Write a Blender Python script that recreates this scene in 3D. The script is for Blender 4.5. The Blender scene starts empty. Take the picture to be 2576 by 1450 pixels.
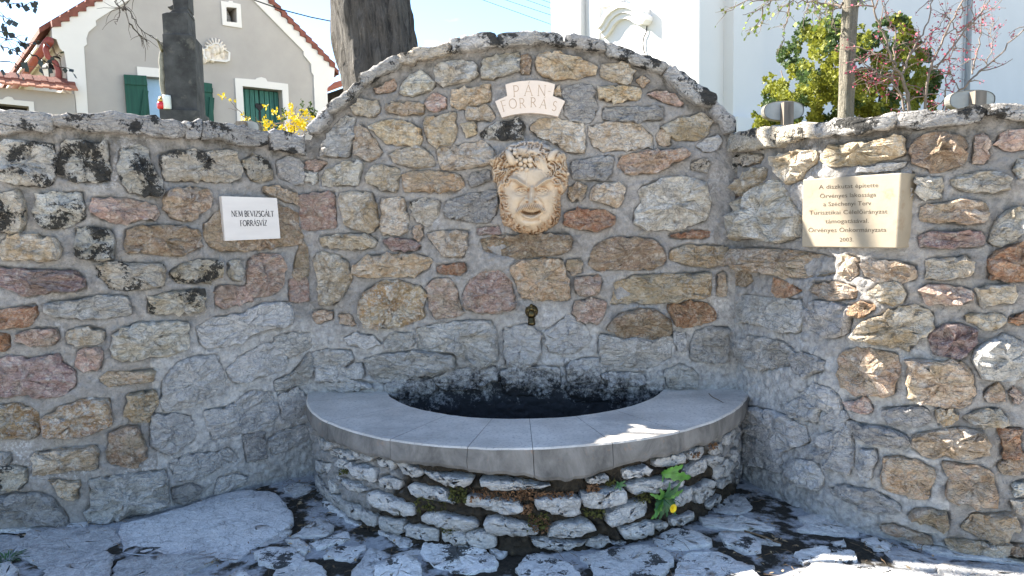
import bpy, bmesh, math, random
import numpy as np
from mathutils import Matrix, Vector
random.seed(7); RNG = np.random.default_rng(11)
scene = bpy.context.scene
COL = scene.collection
R_ = math.radians
# ------------------------------------------------------------------ camera
F_, PITCH, ROLL, EYE = 1760.0, R_(5.3), R_(1.3), 1.6      # focal length in pixels of a 2576 wide picture
cam_d = bpy.data.cameras.new('camera'); cam = bpy.data.objects.new('camera', cam_d); COL.objects.link(cam)
cam_d.sensor_width = 36.0; cam_d.lens = F_ / 2576 * 36.0
cam_d.clip_start = 0.05; cam_d.clip_end = 2000
cam.matrix_world = Matrix.Translation((0, 0, EYE)) @ Matrix.Rotation(R_(90) - PITCH, 4, 'X') @ Matrix.Rotation(-ROLL, 4, 'Z')
scene.camera = cam
scene.render.resolution_x = 1024; scene.render.resolution_y = 576
# ------------------------------------------------------------------ sky, sun, exposure
SUN_AZ, SUN_EL = R_(25), R_(38)          # azimuth measured from -x towards +y
sun_vec = Vector((-math.cos(SUN_AZ) * math.cos(SUN_EL), math.sin(SUN_AZ) * math.cos(SUN_EL), math.sin(SUN_EL)))
world = bpy.data.worlds.new('World'); scene.world = world; world.use_nodes = True
wn, wl = world.node_tree.nodes, world.node_tree.links
wn.clear()
sky = wn.new('ShaderNodeTexSky'); sky.sky_type = 'NISHITA'; sky.sun_disc = False
sky.sun_elevation = SUN_EL; sky.sun_rotation = math.atan2(sun_vec.x, sun_vec.y)
sky.air_density = 1.0; sky.dust_density = 0.15; sky.ozone_density = 3.0
wtc = wn.new('ShaderNodeTexCoord'); wmap = wn.new('ShaderNodeMapping'); wmap.inputs['Scale'].default_value = (1, 1, 2.6)
wnoise = wn.new('ShaderNodeTexNoise'); wnoise.inputs['Scale'].default_value = 3.1; wnoise.inputs['Detail'].default_value = 9; wnoise.inputs['Roughness'].default_value = 0.6
wramp = wn.new('ShaderNodeValToRGB'); wramp.color_ramp.elements[0].position = 0.56; wramp.color_ramp.elements[1].position = 0.70
wramp.color_ramp.elements[1].color = (0.8, 0.8, 0.8, 1)
wmix = wn.new('ShaderNodeMixRGB'); wmix.inputs[2].default_value = (6.0, 6.05, 6.2, 1)
wbg = wn.new('ShaderNodeBackground'); wbg.inputs['Strength'].default_value = 0.077
wout = wn.new('ShaderNodeOutputWorld')
wl.new(wtc.outputs['Generated'], wmap.inputs['Vector']); wl.new(wmap.outputs[0], wnoise.inputs['Vector'])
wl.new(wnoise.outputs['Fac'], wramp.inputs[0]); wl.new(wramp.outputs[0], wmix.inputs[0])
wl.new(sky.outputs[0], wmix.inputs[1]); wl.new(wmix.outputs[0], wbg.inputs['Color']); wl.new(wbg.outputs[0], wout.inputs[0])
sun_d = bpy.data.lights.new('sun', 'SUN'); sun_d.energy = 4.9; sun_d.angle = R_(0.55); sun_d.color = (1.0, 0.93, 0.82)
sun = bpy.data.objects.new('sun', sun_d); COL.objects.link(sun)
sun.rotation_euler = sun_vec.to_track_quat('Z', 'Y').to_euler(); sun.location = sun_vec * 40
vs = scene.view_settings
vs.view_transform = 'Standard'; vs.look = 'None'; vs.gamma = 1.0; vs.use_curve_mapping = False; vs.exposure = 2.42
scene.render.engine = 'CYCLES'
# ------------------------------------------------------------------ picture rays
_cr, _sr = math.cos(ROLL), math.sin(ROLL); _cp, _sp = math.cos(PITCH), math.sin(PITCH)
def rays(P):
    P = np.asarray(P, float).reshape(-1, 2)
    u = (P[:, 0] - 1288) / F_; v = -(P[:, 1] - 725) / F_
    a = _cr * u + _sr * v; b = -_sr * u + _cr * v
    return np.stack([a, _cp + b * _sp, -_sp + b * _cp], 1)
ORG = np.array([0, 0, EYE])
def on_z(P, z=0.0):
    d = rays(P); return ORG + d * ((z - EYE) / d[:, 2])[:, None]
def on_y(P, y):
    d = rays(P); return ORG + d * (y / d[:, 1])[:, None]
class Plane:                       # upright plane seen in the picture: point, direction to the right along it
    def __init__(s, p, t):
        s.p = np.array(p, float); t = np.array([t[0], t[1], 0.0]); s.t = t / np.linalg.norm(t)
        s.n = np.array([s.t[1], -s.t[0], 0.0])           # towards the camera
    def hit(s, P):                                       # picture -> (s, z)
        d = rays(P); k = ((s.p - ORG) @ s.n) / (d @ s.n)
        q = ORG + d * k[:, None]
        return np.stack([(q - s.p) @ s.t, q[:, 2]], 1)
    def pos(s, sz, d=0.0):
        sz = np.asarray(sz, float).reshape(-1, 2)
        o = np.zeros((len(sz), 3)); o[:, 2] = sz[:, 1]
        return np.array([s.p[0], s.p[1], 0]) + sz[:, :1] * s.t + o + np.asarray(d).reshape(-1, 1) * s.n
TILE = dict(A=(0, 400, 1.8125), B=(600, 400, 1.8125), C=(1200, 100, 1.8125), D=(1900, 100, 1.812), E=(1200, 800, 1.8125),
            F=(2000, 800, 1.8122), G=(2800, 400, 1.8118), H=(3400, 400, 1.8118), I=(0, 1150, 1.2657), J=(600, 1150, 1.2657),
            K=(1200, 1500, 1.822), L=(2100, 1500, 1.822), M=(2800, 1100, 1.8118), N=(3400, 1100, 1.8118), O=(3000, 1700, 2.385),
            P=(0, 1800, 2.1467), Z=(1100, 1750, 1.5), Y=(2500, 1700, 1.3744), X=(0, 0, 1 / 1.5839),
            S=(0, 0, 2.4167), T=(600, 0, 2.4167), U=(2200, 0, 2.4167), V=(2900, 0, 2.1831), Q=(1900, 280, 5.7244), W=(3100, 640, 3.625))
def px(tile, pts):                 # notes taken on enlargements of the photograph -> picture pixels
    x0, y0, k = TILE[tile]
    if isinstance(pts, str): pts = [tuple(map(float, p.split(','))) for p in pts.split()]
    P = np.array(pts, float); return np.stack([(x0 + P[:, 0] / k), (y0 + P[:, 1] / k)], 1) / 1.58385
# ------------------------------------------------------------------ noise
def _hash(i, j, k, s):
    h = (i * 374761393 + j * 668265263 + k * 2147483647 + s * 1274126177) & 0xffffffff
    h = ((h ^ (h >> 13)) * 1274126177) & 0xffffffff
    return ((h ^ (h >> 16)) & 0xffff) / 65535.0 * 2 - 1
def vnoise(P, f=1.0, s=0):
    P = np.asarray(P, float) * f; I = np.floor(P).astype(np.int64); t = P - I; t = t * t * t * (t * (t * 6 - 15) + 10)
    o = 0
    for a in (0, 1):
        for b in (0, 1):
            for c in (0, 1):
                w = (t[:, 0] if a else 1 - t[:, 0]) * (t[:, 1] if b else 1 - t[:, 1]) * (t[:, 2] if c else 1 - t[:, 2])
                o = o + w * _hash(I[:, 0] + a, I[:, 1] + b, I[:, 2] + c, s)
    return o
def fbm(P, f=1.0, o=4, g=0.5, s=0):
    r = 0; a = 1.0
    for i in range(o):
        r = r + a * vnoise(P, f * 2.03 ** i, s + i); a *= g
    return r
# ------------------------------------------------------------------ object helpers
WLOC = {}
def link(o, parent=None, loc=(0, 0, 0)):
    COL.objects.link(o); o.location = loc; WLOC[o.name] = Vector(loc)
    if parent is not None:
        o.parent = parent; o.matrix_parent_inverse = Matrix.Translation(-WLOC[parent.name])
    return o
def thing(name, label, cat, loc=(0, 0, 0), group=None):
    o = bpy.data.objects.new(name, None); o.empty_display_size = 0.2; link(o, None, loc)
    return tag(o, label, cat, group)
def tag(o, label, cat=None, group=None):
    o['label'] = label
    if cat: o['category'] = cat
    if group: o['group'] = group
    return o
def mesh(name, V, Fc, mat, parent=None, smooth=True, origin=None, kind=None):
    V = np.asarray(V, float)
    c = V.mean(0) if origin is None else np.asarray(origin, float)
    me = bpy.data.meshes.new(name); me.from_pydata((V - c).tolist(), [], [list(map(int, f)) for f in Fc])
    for m in (mat if isinstance(mat, (list, tuple)) else [mat]): me.materials.append(m)
    if smooth: me.polygons.foreach_set('use_smooth', [True] * len(me.polygons))
    me.update()
    o = bpy.data.objects.new(name, me); link(o, parent, tuple(c))
    if kind: o['kind'] = kind
    return o
class MB:                                              # collects several shapes into one mesh
    def __init__(s): s.v = []; s.f = []; s.n = 0
    def add(s, V, Fc):
        s.v.append(np.asarray(V, float).reshape(-1, 3)); s.f += [[i + s.n for i in f] for f in Fc]; s.n += len(s.v[-1]); return s
    def box(s, c, d, rz=0.0):
        c = np.array(c); x, y, z = np.array(d) / 2
        V = np.array([(a * x, b * y, e * z) for a in (-1, 1) for b in (-1, 1) for e in (-1, 1)])
        ca, sa = math.cos(rz), math.sin(rz); V = np.stack([V[:, 0] * ca - V[:, 1] * sa, V[:, 0] * sa + V[:, 1] * ca, V[:, 2]], 1) + c
        return s.add(V, [(0, 1, 3, 2), (4, 6, 7, 5), (0, 4, 5, 1), (2, 3, 7, 6), (0, 2, 6, 4), (1, 5, 7, 3)])
    def tube(s, path, rad, n=8, cap=True):
        P = np.asarray(path, float); rad = np.broadcast_to(np.asarray(rad, float), (len(P),))
        T = np.gradient(P, axis=0); T /= np.linalg.norm(T, axis=1)[:, None] + 1e-9
        up = np.array([0.0, 0, 1]) if abs(T[0][2]) < 0.9 else np.array([1.0, 0, 0])
        V = []; u = np.cross(T[0], up); u /= np.linalg.norm(u)
        for p, t, r in zip(P, T, rad):
            u = u - t * (u @ t); u /= np.linalg.norm(u) + 1e-9; w = np.cross(t, u)
            for k in range(n):
                a = 2 * math.pi * k / n; V.append(p + r * (math.cos(a) * u + math.sin(a) * w))
        Fc = [(i * n + k, i * n + (k + 1) % n, (i + 1) * n + (k + 1) % n, (i + 1) * n + k) for i in range(len(P) - 1) for k in range(n)]
        if cap: Fc += [tuple(range(n))[::-1], tuple((len(P) - 1) * n + k for k in range(n))]
        return s.add(V, Fc)
    def lathe(s, prof, base, axis=(0, 0, 1), n=20):    # prof: (radius, height)
        ax = Vector(axis).normalized(); q = Vector((0, 0, 1)).rotation_difference(ax)
        V = []
        for r, h in prof:
            for k in range(n):
                a = 2 * math.pi * k / n
                V.append(np.array(q @ Vector((r * math.cos(a), r * math.sin(a), h))) + np.array(base))
        Fc = [(i * n + k, i * n + (k + 1) % n, (i + 1) * n + (k + 1) % n, (i + 1) * n + k) for i in range(len(prof) - 1) for k in range(n)]
        Fc += [tuple(range(n))[::-1], tuple((len(prof) - 1) * n + k for k in range(n))]
        return s.add(V, Fc)
    def ball(s, c, r, n=10, sc=(1, 1, 1)):
        pr = [(max(1e-4, math.sin(math.pi * i / n)) , -math.cos(math.pi * i / n)) for i in range(n + 1)]
        m = n + 4; V = [(p[0] * math.cos(2 * math.pi * k / m) * r * sc[0] + c[0], p[0] * math.sin(2 * math.pi * k / m) * r * sc[1] + c[1], p[1] * r * sc[2] + c[2]) for p in pr for k in range(m)]
        Fc = [(i * m + k, i * m + (k + 1) % m, (i + 1) * m + (k + 1) % m, (i + 1) * m + k) for i in range(n) for k in range(m)]
        return s.add(V, Fc)
    def build(s, name, mat, parent=None, smooth=False, kind=None, origin=None):
        return mesh(name, np.concatenate(s.v), s.f, mat, parent, smooth, origin, kind)
def prism(outer, pos, d0, d1, holes=()):
    """flat outline (s,z) with holes -> solid between depths d0 < d1 along the surface normal; returns verts, faces"""
    bm = bmesh.new(); loops = []
    for lp in [outer] + list(holes):
        vs_ = [bm.verts.new((float(a), float(b), 0)) for a, b in lp]
        es = [bm.edges.new((vs_[i], vs_[(i + 1) % len(vs_)])) for i in range(len(vs_))]; loops.append(vs_)
    bmesh.ops.triangle_fill(bm, use_beauty=True, edges=bm.edges[:], normal=(0, 0, 1))
    bm.verts.index_update(); sz = np.array([(v.co.x, v.co.y) for v in bm.verts]); n = len(sz)
    tri = [[v.index for v in f.verts] for f in bm.faces]
    V = np.concatenate([pos(sz, d1), pos(sz, d0)]); Fc = []
    for t in tri:
        a = sz[t]; cr = (a[1][0] - a[0][0]) * (a[2][1] - a[0][1]) - (a[1][1] - a[0][1]) * (a[2][0] - a[0][0])
        t = t if cr > 0 else t[::-1]; Fc.append(t); Fc.append([i + n for i in t[::-1]])
    for li, lp in enumerate(loops):
        ids = [v.index for v in lp]; a = sz[ids]; ar = 0.5 * np.sum(a[:, 0] * np.roll(a[:, 1], -1) - np.roll(a[:, 0], -1) * a[:, 1])
        if (ar > 0) != (li == 0): ids = ids[::-1]
        Fc += [(ids[i], ids[i] + n, ids[(i + 1) % len(ids)] + n, ids[(i + 1) % len(ids)]) for i in range(len(ids))]
    bm.free(); return V, Fc
def stroke(line, w, pos, d0, d1):
    """ribbon of width w along an (s,z) polyline, solid between two depths"""
    L = np.asarray(line, float); T = np.gradient(L, axis=0); T /= np.linalg.norm(T, axis=1)[:, None] + 1e-9
    Nn = np.stack([-T[:, 1], T[:, 0]], 1) * (np.asarray(w, float).reshape(-1, 1) / 2)
    a, b = L + Nn, L - Nn; n = len(L); V = np.concatenate([pos(a, d1), pos(b, d1), pos(a, d0), pos(b, d0)]); Fc = []
    for i in range(n - 1):
        Fc += [(i, n + i, n + i + 1, i + 1), (2 * n + i, 2 * n + i + 1, 3 * n + i + 1, 3 * n + i), (i, i + 1, 2 * n + i + 1, 2 * n + i), (n + i, 3 * n + i, 3 * n + i + 1, n + i + 1)]
    Fc += [(0, 2 * n, 3 * n, n), (n - 1, 2 * n - 1, 4 * n - 1, 3 * n - 1)]
    return V, Fc
def inside(poly, P):
    x, y = P[:, 0], P[:, 1]; r = np.zeros(len(P), bool); n = len(poly)
    for i in range(n):
        x1, y1 = poly[i]; x2, y2 = poly[(i + 1) % n]
        c = ((y1 > y) != (y2 > y)) & (x < (x2 - x1) * (y - y1) / (y2 - y1 + 1e-12) + x1); r ^= c
    return r
def edge_dist(poly, P, closed=True):
    d = np.full(len(P), 1e9); n = len(poly)
    for i in range(n if closed else n - 1):
        a = np.array(poly[i]); b = np.array(poly[(i + 1) % n]); e = b - a
        t = np.clip(((P - a) @ e) / (e @ e + 1e-12), 0, 1); d = np.minimum(d, np.linalg.norm(P - a - t[:, None] * e, axis=1))
    return d
# ------------------------------------------------------------------ materials
class NT:
    def __init__(s, name):
        s.m = bpy.data.materials.new(name); s.m.use_nodes = True; s.n = s.m.node_tree.nodes; s.l = s.m.node_tree.links; s.n.clear()
        s.out = s.n.new('ShaderNodeOutputMaterial'); s.b = s.n.new('ShaderNodeBsdfPrincipled'); s.l.new(s.b.outputs[0], s.out.inputs[0])
        s.b.inputs['Roughness'].default_value = 0.9; s.b.inputs['Specular IOR Level'].default_value = 0.25
        g = s.n.new('ShaderNodeNewGeometry'); s.pos = g.outputs['Position']
    def noise(s, scale, detail=6, rough=0.6, vec=None, dist=0.0, stretch=None):
        t = s.n.new('ShaderNodeTexNoise'); t.inputs['Scale'].default_value = scale; t.inputs['Detail'].default_value = detail
        t.inputs['Roughness'].default_value = rough; t.inputs['Distortion'].default_value = dist; v = vec or s.pos
        if stretch:
            mp = s.n.new('ShaderNodeMapping'); mp.inputs['Scale'].default_value = stretch; s.l.new(v, mp.inputs[0]); v = mp.outputs[0]
        s.l.new(v, t.inputs['Vector']); return t.outputs['Fac']
    def voro(s, scale, feature='F1', stretch=None, out='Distance'):
        t = s.n.new('ShaderNodeTexVoronoi'); t.feature = feature; t.inputs['Scale'].default_value = scale; v = s.pos
        if stretch:
            mp = s.n.new('ShaderNodeMapping'); mp.inputs['Scale'].default_value = stretch; s.l.new(v, mp.inputs[0]); v = mp.outputs[0]
        s.l.new(v, t.inputs['Vector']); return t.outputs[out]
    def ramp(s, f, stops):
        r = s.n.new('ShaderNodeValToRGB'); e = r.color_ramp.elements
        while len(e) < len(stops): e.new(0.5)
        for el, (p, c) in zip(e, stops):
            el.position = p; el.color = (c, c, c, 1) if not isinstance(c, (tuple, list)) else (*c, 1)
        s.l.new(f, r.inputs[0]); return r.outputs[0]
    def mix(s, f, a, b, mode='MIX'):
        m = s.n.new('ShaderNodeMixRGB'); m.blend_type = mode
        for i, x in enumerate((f, a, b)):
            if isinstance(x, (int, float)): m.inputs[i].default_value = x if i == 0 else (x, x, x, 1)
            elif isinstance(x, (tuple, list)): m.inputs[i].default_value = (*x, 1)
            else: s.l.new(x, m.inputs[i])
        return m.outputs[0]
    def math(s, op, a, b=0.0):
        m = s.n.new('ShaderNodeMath'); m.operation = op
        for i, x in enumerate((a, b)):
            if isinstance(x, (int, float)): m.inputs[i].default_value = x
            else: s.l.new(x, m.inputs[i])
        return m.outputs[0]
    def rnd(s): return s.n.new('ShaderNodeObjectInfo').outputs['Random']
    def xyz(s):
        x = s.n.new('ShaderNodeSeparateXYZ'); s.l.new(s.pos, x.inputs[0]); return x.outputs
    def attr(s, name):
        a = s.n.new('ShaderNodeAttribute'); a.attribute_name = name; return a.outputs
    def hsv(s, c, h=0.5, sa=1.0, v=1.0):
        n = s.n.new('ShaderNodeHueSaturation')
        for k, x in (('Hue', h), ('Saturation', sa), ('Value', v)):
            if isinstance(x, (int, float)): n.inputs[k].default_value = x
            else: s.l.new(x, n.inputs[k])
        s.l.new(c, n.inputs['Color']); return n.outputs[0]
    def bump(s, h, strength=0.5, dist=0.02):
        b = s.n.new('ShaderNodeBump'); b.inputs['Strength'].default_value = strength; b.inputs['Distance'].default_value = dist
        s.l.new(h, b.inputs['Height']); s.l.new(b.outputs[0], s.b.inputs['Normal'])
    def col(s, c):
        if isinstance(c, (tuple, list)): s.b.inputs['Base Color'].default_value = (*c, 1)
        else: s.l.new(c, s.b.inputs['Base Color'])
        return s
def maprange(nt, f, a, b, c, d):
    m = nt.n.new('ShaderNodeMapRange'); m.inputs[1].default_value = a; m.inputs[2].default_value = b; m.inputs[3].default_value = c; m.inputs[4].default_value = d
    nt.l.new(f, m.inputs[0]); return m.outputs[0]
def basin_stain(t, c):              # black algae on the back wall where the water splashes
    X = t.xyz(); n = t.noise(9, 6, 0.7); n2 = t.noise(40, 5, 0.75)
    xx = t.math('ABSOLUTE', t.math('ADD', X[0], -0.08))
    z = t.math('ADD', X[2], t.math('MULTIPLY', t.math('MULTIPLY', xx, xx), 0.16))
    z = t.math('ADD', z, t.math('ADD', t.math('MULTIPLY', t.math('SUBTRACT', n, 0.5), -0.55), t.math('MULTIPLY', t.math('SUBTRACT', n2, 0.5), -0.55)))
    m = t.ramp(maprange(t, z, 0.48, 0.70, 1, 0), [(0.0, 0.0), (0.75, 1.0)])
    m = t.math('MULTIPLY', t.math('MULTIPLY', m, t.math('LESS_THAN', xx, 0.95)), t.math('GREATER_THAN', X[1], 4.1))
    return t.mix(m, c, (0.028, 0.029, 0.032))
def stone_mat(name, a, b, c, lichen=0.0, rust=0.0, pale=0.0, lo=0.84, bumpk=1.0, crack=0.32, tint=None):
    t = NT(name)
    n1 = t.noise(7, 5, 0.6, dist=0.6); n2 = t.noise(30, 7, 0.7, dist=0.9); n3 = t.noise(85, 4, 0.75); n4 = t.noise(48, 5, 0.7, dist=0.5)
    base = t.mix(t.ramp(n1, [(0.38, 0.0), (0.62, 1.0)]), a, b)
    base = t.mix(t.ramp(n2, [(0.45, 0.0), (0.62, 1.0)]), base, c)
    if rust: base = t.mix(t.math('MULTIPLY', t.ramp(t.noise(13, 6, 0.7), [(0.52, 0.0), (0.62, 1.0)]), rust), base, (0.40, 0.19, 0.08))
    if pale: base = t.mix(t.math('MULTIPLY', t.ramp(t.noise(17, 6, 0.75), [(0.53, 0.0), (0.6, 1.0)]), pale), base, (0.82, 0.78, 0.71))
    if tint: base = t.mix(t.math('MULTIPLY', t.ramp(t.noise(5.5, 5, 0.65, dist=0.8), [(0.48, 0.0), (0.60, 1.0)]), 0.6), base, tint)
    strata = t.noise(9, 6, 0.65, stretch=(1, 1, 4.5), dist=0.4); base = t.mix(t.ramp(strata, [(0.36, 0.45), (0.45, 0.0)]), base, t.hsv(base, v=0.5))
    # cracks along the bedding, pits, bright grains
    wv = t.n.new('ShaderNodeVectorMath'); wv.operation = 'MULTIPLY_ADD'; wt = t.n.new('ShaderNodeTexNoise'); wt.inputs['Scale'].default_value = 14; wt.inputs['Detail'].default_value = 4; t.l.new(t.pos, wt.inputs['Vector'])
    t.l.new(wt.outputs['Color'], wv.inputs[0]); wv.inputs[1].default_value = (0.09, 0.09, 0.09); t.l.new(t.pos, wv.inputs[2])
    vo = t.n.new('ShaderNodeTexVoronoi'); vo.feature = 'DISTANCE_TO_EDGE'; vo.inputs['Scale'].default_value = 13; mpn = t.n.new('ShaderNodeMapping'); mpn.inputs['Scale'].default_value = (1, 1, 1.9); t.l.new(wv.outputs[0], mpn.inputs[0]); t.l.new(mpn.outputs[0], vo.inputs['Vector'])
    crm = t.ramp(vo.outputs['Distance'], [(0.012, 0.0), (0.06, 1.0)]); crk = t.math('MULTIPLY', t.math('SUBTRACT', 1.0, crm), t.ramp(n1, [(0.42, 0.25), (0.58, 1.0)]))
    base = t.mix(t.math('MULTIPLY', crk, crack), base, t.hsv(base, v=0.34))
    base = t.mix(t.ramp(n4, [(0.34, 0.6), (0.41, 0.0)]), base, t.hsv(base, v=0.45))
    base = t.mix(t.ramp(n3, [(0.30, 0.5), (0.40, 0.0)]), base, t.hsv(base, v=0.5))
    base = t.mix(t.ramp(n3, [(0.57, 0.0), (0.70, 0.8)]), base, t.hsv(base, sa=0.7, v=1.45))
    if lichen:
        l1 = t.noise(7.5, 3, 0.5); l2 = t.noise(55, 6, 0.8)
        lm = t.ramp(t.math('ADD', t.math('MULTIPLY', l1, 1.1), t.math('MULTIPLY', l2, .7)), [(1.02 - 0.15 * lichen, 0.0), (1.06 - 0.15 * lichen, 0.93)])
        base = t.mix(lm, base, (0.03, 0.03, 0.028))
    r = t.rnd(); base = t.hsv(base, h=maprange(t, r, 0, 1, 0.492, 0.508), v=maprange(t, t.math('FRACT', t.math('MULTIPLY', r, 7.3)), 0, 1, lo, 1.12))
    if name in ('mortar_smeared_stone', 'pale_rough_stone', 'grey_stone'): base = basin_stain(t, base)
    t.col(base)
    h = t.math('ADD', t.math('MULTIPLY', t.noise(22, 8, 0.66, dist=0.8), 1.2), t.math('MULTIPLY', crm, 0.22))
    h = t.math('ADD', t.math('ADD', h, t.math('MULTIPLY', n4, 0.45)), t.math('MULTIPLY', strata, 1.0))
    t.bump(h, 1.0 * bumpk, 0.07)
    return t.m
M = {}
M['c'] = stone_mat('cream_limestone', (0.82, 0.71, 0.56), (0.68, 0.54, 0.39), (0.86, 0.80, 0.71), 0.0, tint=(0.5, 0.34, 0.17), pale=0.55)
M['y'] = stone_mat('yellow_limestone', (0.82, 0.65, 0.44), (0.68, 0.48, 0.28), (0.86, 0.76, 0.61), 0.0, tint=(0.62, 0.52, 0.36), pale=0.55)
M['t'] = stone_mat('tan_sandstone', (0.72, 0.55, 0.41), (0.54, 0.37, 0.25), (0.80, 0.68, 0.56), 0.0, 0.25, tint=(0.52, 0.42, 0.28), pale=0.55)
M['b'] = stone_mat('brown_stone', (0.53, 0.39, 0.28), (0.42, 0.29, 0.20), (0.66, 0.55, 0.43), 0.0, 0.3, 0.5, tint=(0.4, 0.3, 0.19))
M['p'] = stone_mat('rose_sandstone', (0.70, 0.49, 0.40), (0.55, 0.37, 0.30), (0.80, 0.66, 0.57), 0.0, 0.2, tint=(0.5, 0.4, 0.3), pale=0.55)
M['o'] = stone_mat('orange_sandstone', (0.78, 0.54, 0.38), (0.64, 0.41, 0.26), (0.82, 0.67, 0.53), 0.0, 0.1, tint=(0.6, 0.48, 0.35), pale=0.55)
M['r'] = stone_mat('rust_stone', (0.58, 0.32, 0.19), (0.45, 0.23, 0.135), (0.66, 0.50, 0.37), 0.0, 0.5, 0.25, tint=(0.42, 0.3, 0.2))
M['v'] = stone_mat('mauve_stone', (0.52, 0.37, 0.34), (0.42, 0.27, 0.25), (0.66, 0.55, 0.51), 0.0, 0.1, 0.5, tint=(0.36, 0.28, 0.24))
M['q'] = stone_mat('conglomerate', (0.56, 0.34, 0.17), (0.64, 0.50, 0.33), (0.80, 0.74, 0.66), 0.0, 0.5, 0.9)
M['g'] = stone_mat('grey_stone', (0.55, 0.525, 0.50), (0.46, 0.445, 0.435), (0.64, 0.61, 0.575), 0.0)
M['s'] = stone_mat('mortar_smeared_stone', (0.56, 0.545, 0.535), (0.46, 0.455, 0.455), (0.65, 0.635, 0.61), 0.0, 0, 0.15, 0.85, 0.8)
M['w'] = stone_mat('white_limestone', (0.82, 0.78, 0.69), (0.66, 0.60, 0.51), (0.86, 0.83, 0.77), 0.0, tint=(0.52, 0.42, 0.27))
M['x'] = stone_mat('pale_rough_stone', (0.70, 0.68, 0.645), (0.56, 0.55, 0.53), (0.80, 0.775, 0.73), 0.0, 0, 0.3, tint=(0.5, 0.45, 0.38))
M['k'] = stone_mat('lichen_limestone', (0.76, 0.72, 0.64), (0.62, 0.58, 0.51), (0.82, 0.79, 0.73), 0.75, tint=(0.55, 0.48, 0.38))
M['l'] = stone_mat('slightly_lichened_stone', (0.74, 0.67, 0.57), (0.61, 0.54, 0.45), (0.80, 0.75, 0.66), 0.3, tint=(0.52, 0.4, 0.25))
M['cop'] = stone_mat('coping_limestone', (0.60, 0.57, 0.53), (0.50, 0.47, 0.435), (0.73, 0.69, 0.64), 0.3)
M['copd'] = stone_mat('dark_coping_limestone', (0.55, 0.53, 0.505), (0.45, 0.43, 0.41), (0.68, 0.65, 0.61), 0.6)
M['copl'] = stone_mat('pale_coping_limestone', (0.76, 0.67, 0.53), (0.64, 0.55, 0.43), (0.80, 0.73, 0.63), 0.15)
M['flag'] = stone_mat('flagstone', (0.62, 0.605, 0.585), (0.52, 0.51, 0.50), (0.72, 0.70, 0.67), 0.1, 0, 0.4, bumpk=0.55)
M['flagw'] = stone_mat('white_flagstone', (0.74, 0.725, 0.70), (0.62, 0.615, 0.61), (0.80, 0.785, 0.76), 0.15, 0, 0.3, bumpk=0.55)
M['flagd'] = stone_mat('dark_flagstone', (0.42, 0.415, 0.41), (0.34, 0.34, 0.34), (0.54, 0.53, 0.52), 0.0, bumpk=0.55)
M['slab'] = stone_mat('smooth_flagstone', (0.63, 0.625, 0.62), (0.54, 0.54, 0.545), (0.70, 0.69, 0.68), 0.05, 0, 0.1, 0.9, 0.6, 0.5)
def mat_mortar():
    t = NT('wall_mortar'); X = t.xyz()
    n1 = t.noise(3.2, 6, 0.6); n2 = t.noise(28, 8, 0.7); n3 = t.noise(80, 4, 0.75)
    c = t.mix(t.ramp(n1, [(0.35, 0.0), (0.65, 1.0)]), (0.258, 0.248, 0.238), (0.335, 0.315, 0.295))
    c = t.mix(t.ramp(n2, [(0.47, 0.0), (0.66, 0.7)]), c, (0.44, 0.42, 0.395))
    c = t.mix(t.ramp(n2, [(0.33, 0.6), (0.44, 0.0)]), c, (0.17, 0.165, 0.16))
    c = t.mix(t.ramp(n3, [(0.32, 0.6), (0.43, 0.0)]), c, (0.14, 0.135, 0.13))
    c = t.mix(t.ramp(n3, [(0.60, 0.0), (0.72, 0.45)]), c, (0.50, 0.49, 0.48))
    low = t.ramp(t.math('ADD', maprange(t, X[2], 0.75, 1.35, 1, 0), t.math('MULTIPLY', t.math('SUBTRACT', t.noise(2.2, 4, .6), .5), 1.6)), [(0.35, 0.0), (0.75, 1.0)]); low = t.math('MULTIPLY', low, t.math('LESS_THAN', t.math('ABSOLUTE', X[0]), 2.05))
    c = t.mix(low, c, t.ramp(n2, [(0.36, (0.28, 0.275, 0.27)), (0.6, (0.52, 0.51, 0.495))]))   # newer grey cement round the basin
    # lime bloom
    c = t.mix(t.math('MULTIPLY', t.ramp(t.noise(2.1, 3, 0.5), [(0.60, 0.0), (0.70, 1.0)]), t.ramp(t.noise(45, 6, 0.8), [(0.5, 0.0), (0.62, 0.9)])), c, (0.68, 0.68, 0.70))
    # grey black growth just below the coping, broken up
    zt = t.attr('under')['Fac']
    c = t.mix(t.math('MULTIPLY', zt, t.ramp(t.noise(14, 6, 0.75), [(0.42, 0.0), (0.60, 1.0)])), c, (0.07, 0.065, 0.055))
    t.col(basin_stain(t, c))
    t.bump(t.math('ADD', t.math('MULTIPLY', t.noise(24, 9, 0.68, dist=0.7), 1.1), t.math('MULTIPLY', n3, 0.3)), 0.9, 0.03)
    return t.m
M['mortar'] = mat_mortar()
def plain(name, col, var=0.12, rough=0.85, scale=6, bump=0.0, bscale=60, spec=0.25, metal=0.0, stretch=None, dark=None):
    t = NT(name); n = t.noise(scale, 6, 0.6, stretch=stretch); c0 = tuple(x * (1 - var) for x in col); c1 = tuple(min(1, x * (1 + var)) for x in col)
    c = t.ramp(n, [(0.3, c0), (0.7, c1)])
    if dark: c = t.mix(t.ramp(t.noise(dark[0], 6, 0.7, stretch=stretch), [(dark[1], 0.0), (dark[1] + 0.1, dark[2])]), c, dark[3])
    t.col(c); t.b.inputs['Roughness'].default_value = rough; t.b.inputs['Specular IOR Level'].default_value = spec; t.b.inputs['Metallic'].default_value = metal
    if bump: t.bump(t.noise(bscale, 6, 0.65, stretch=stretch), bump, 0.01)
    return t.m
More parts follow.
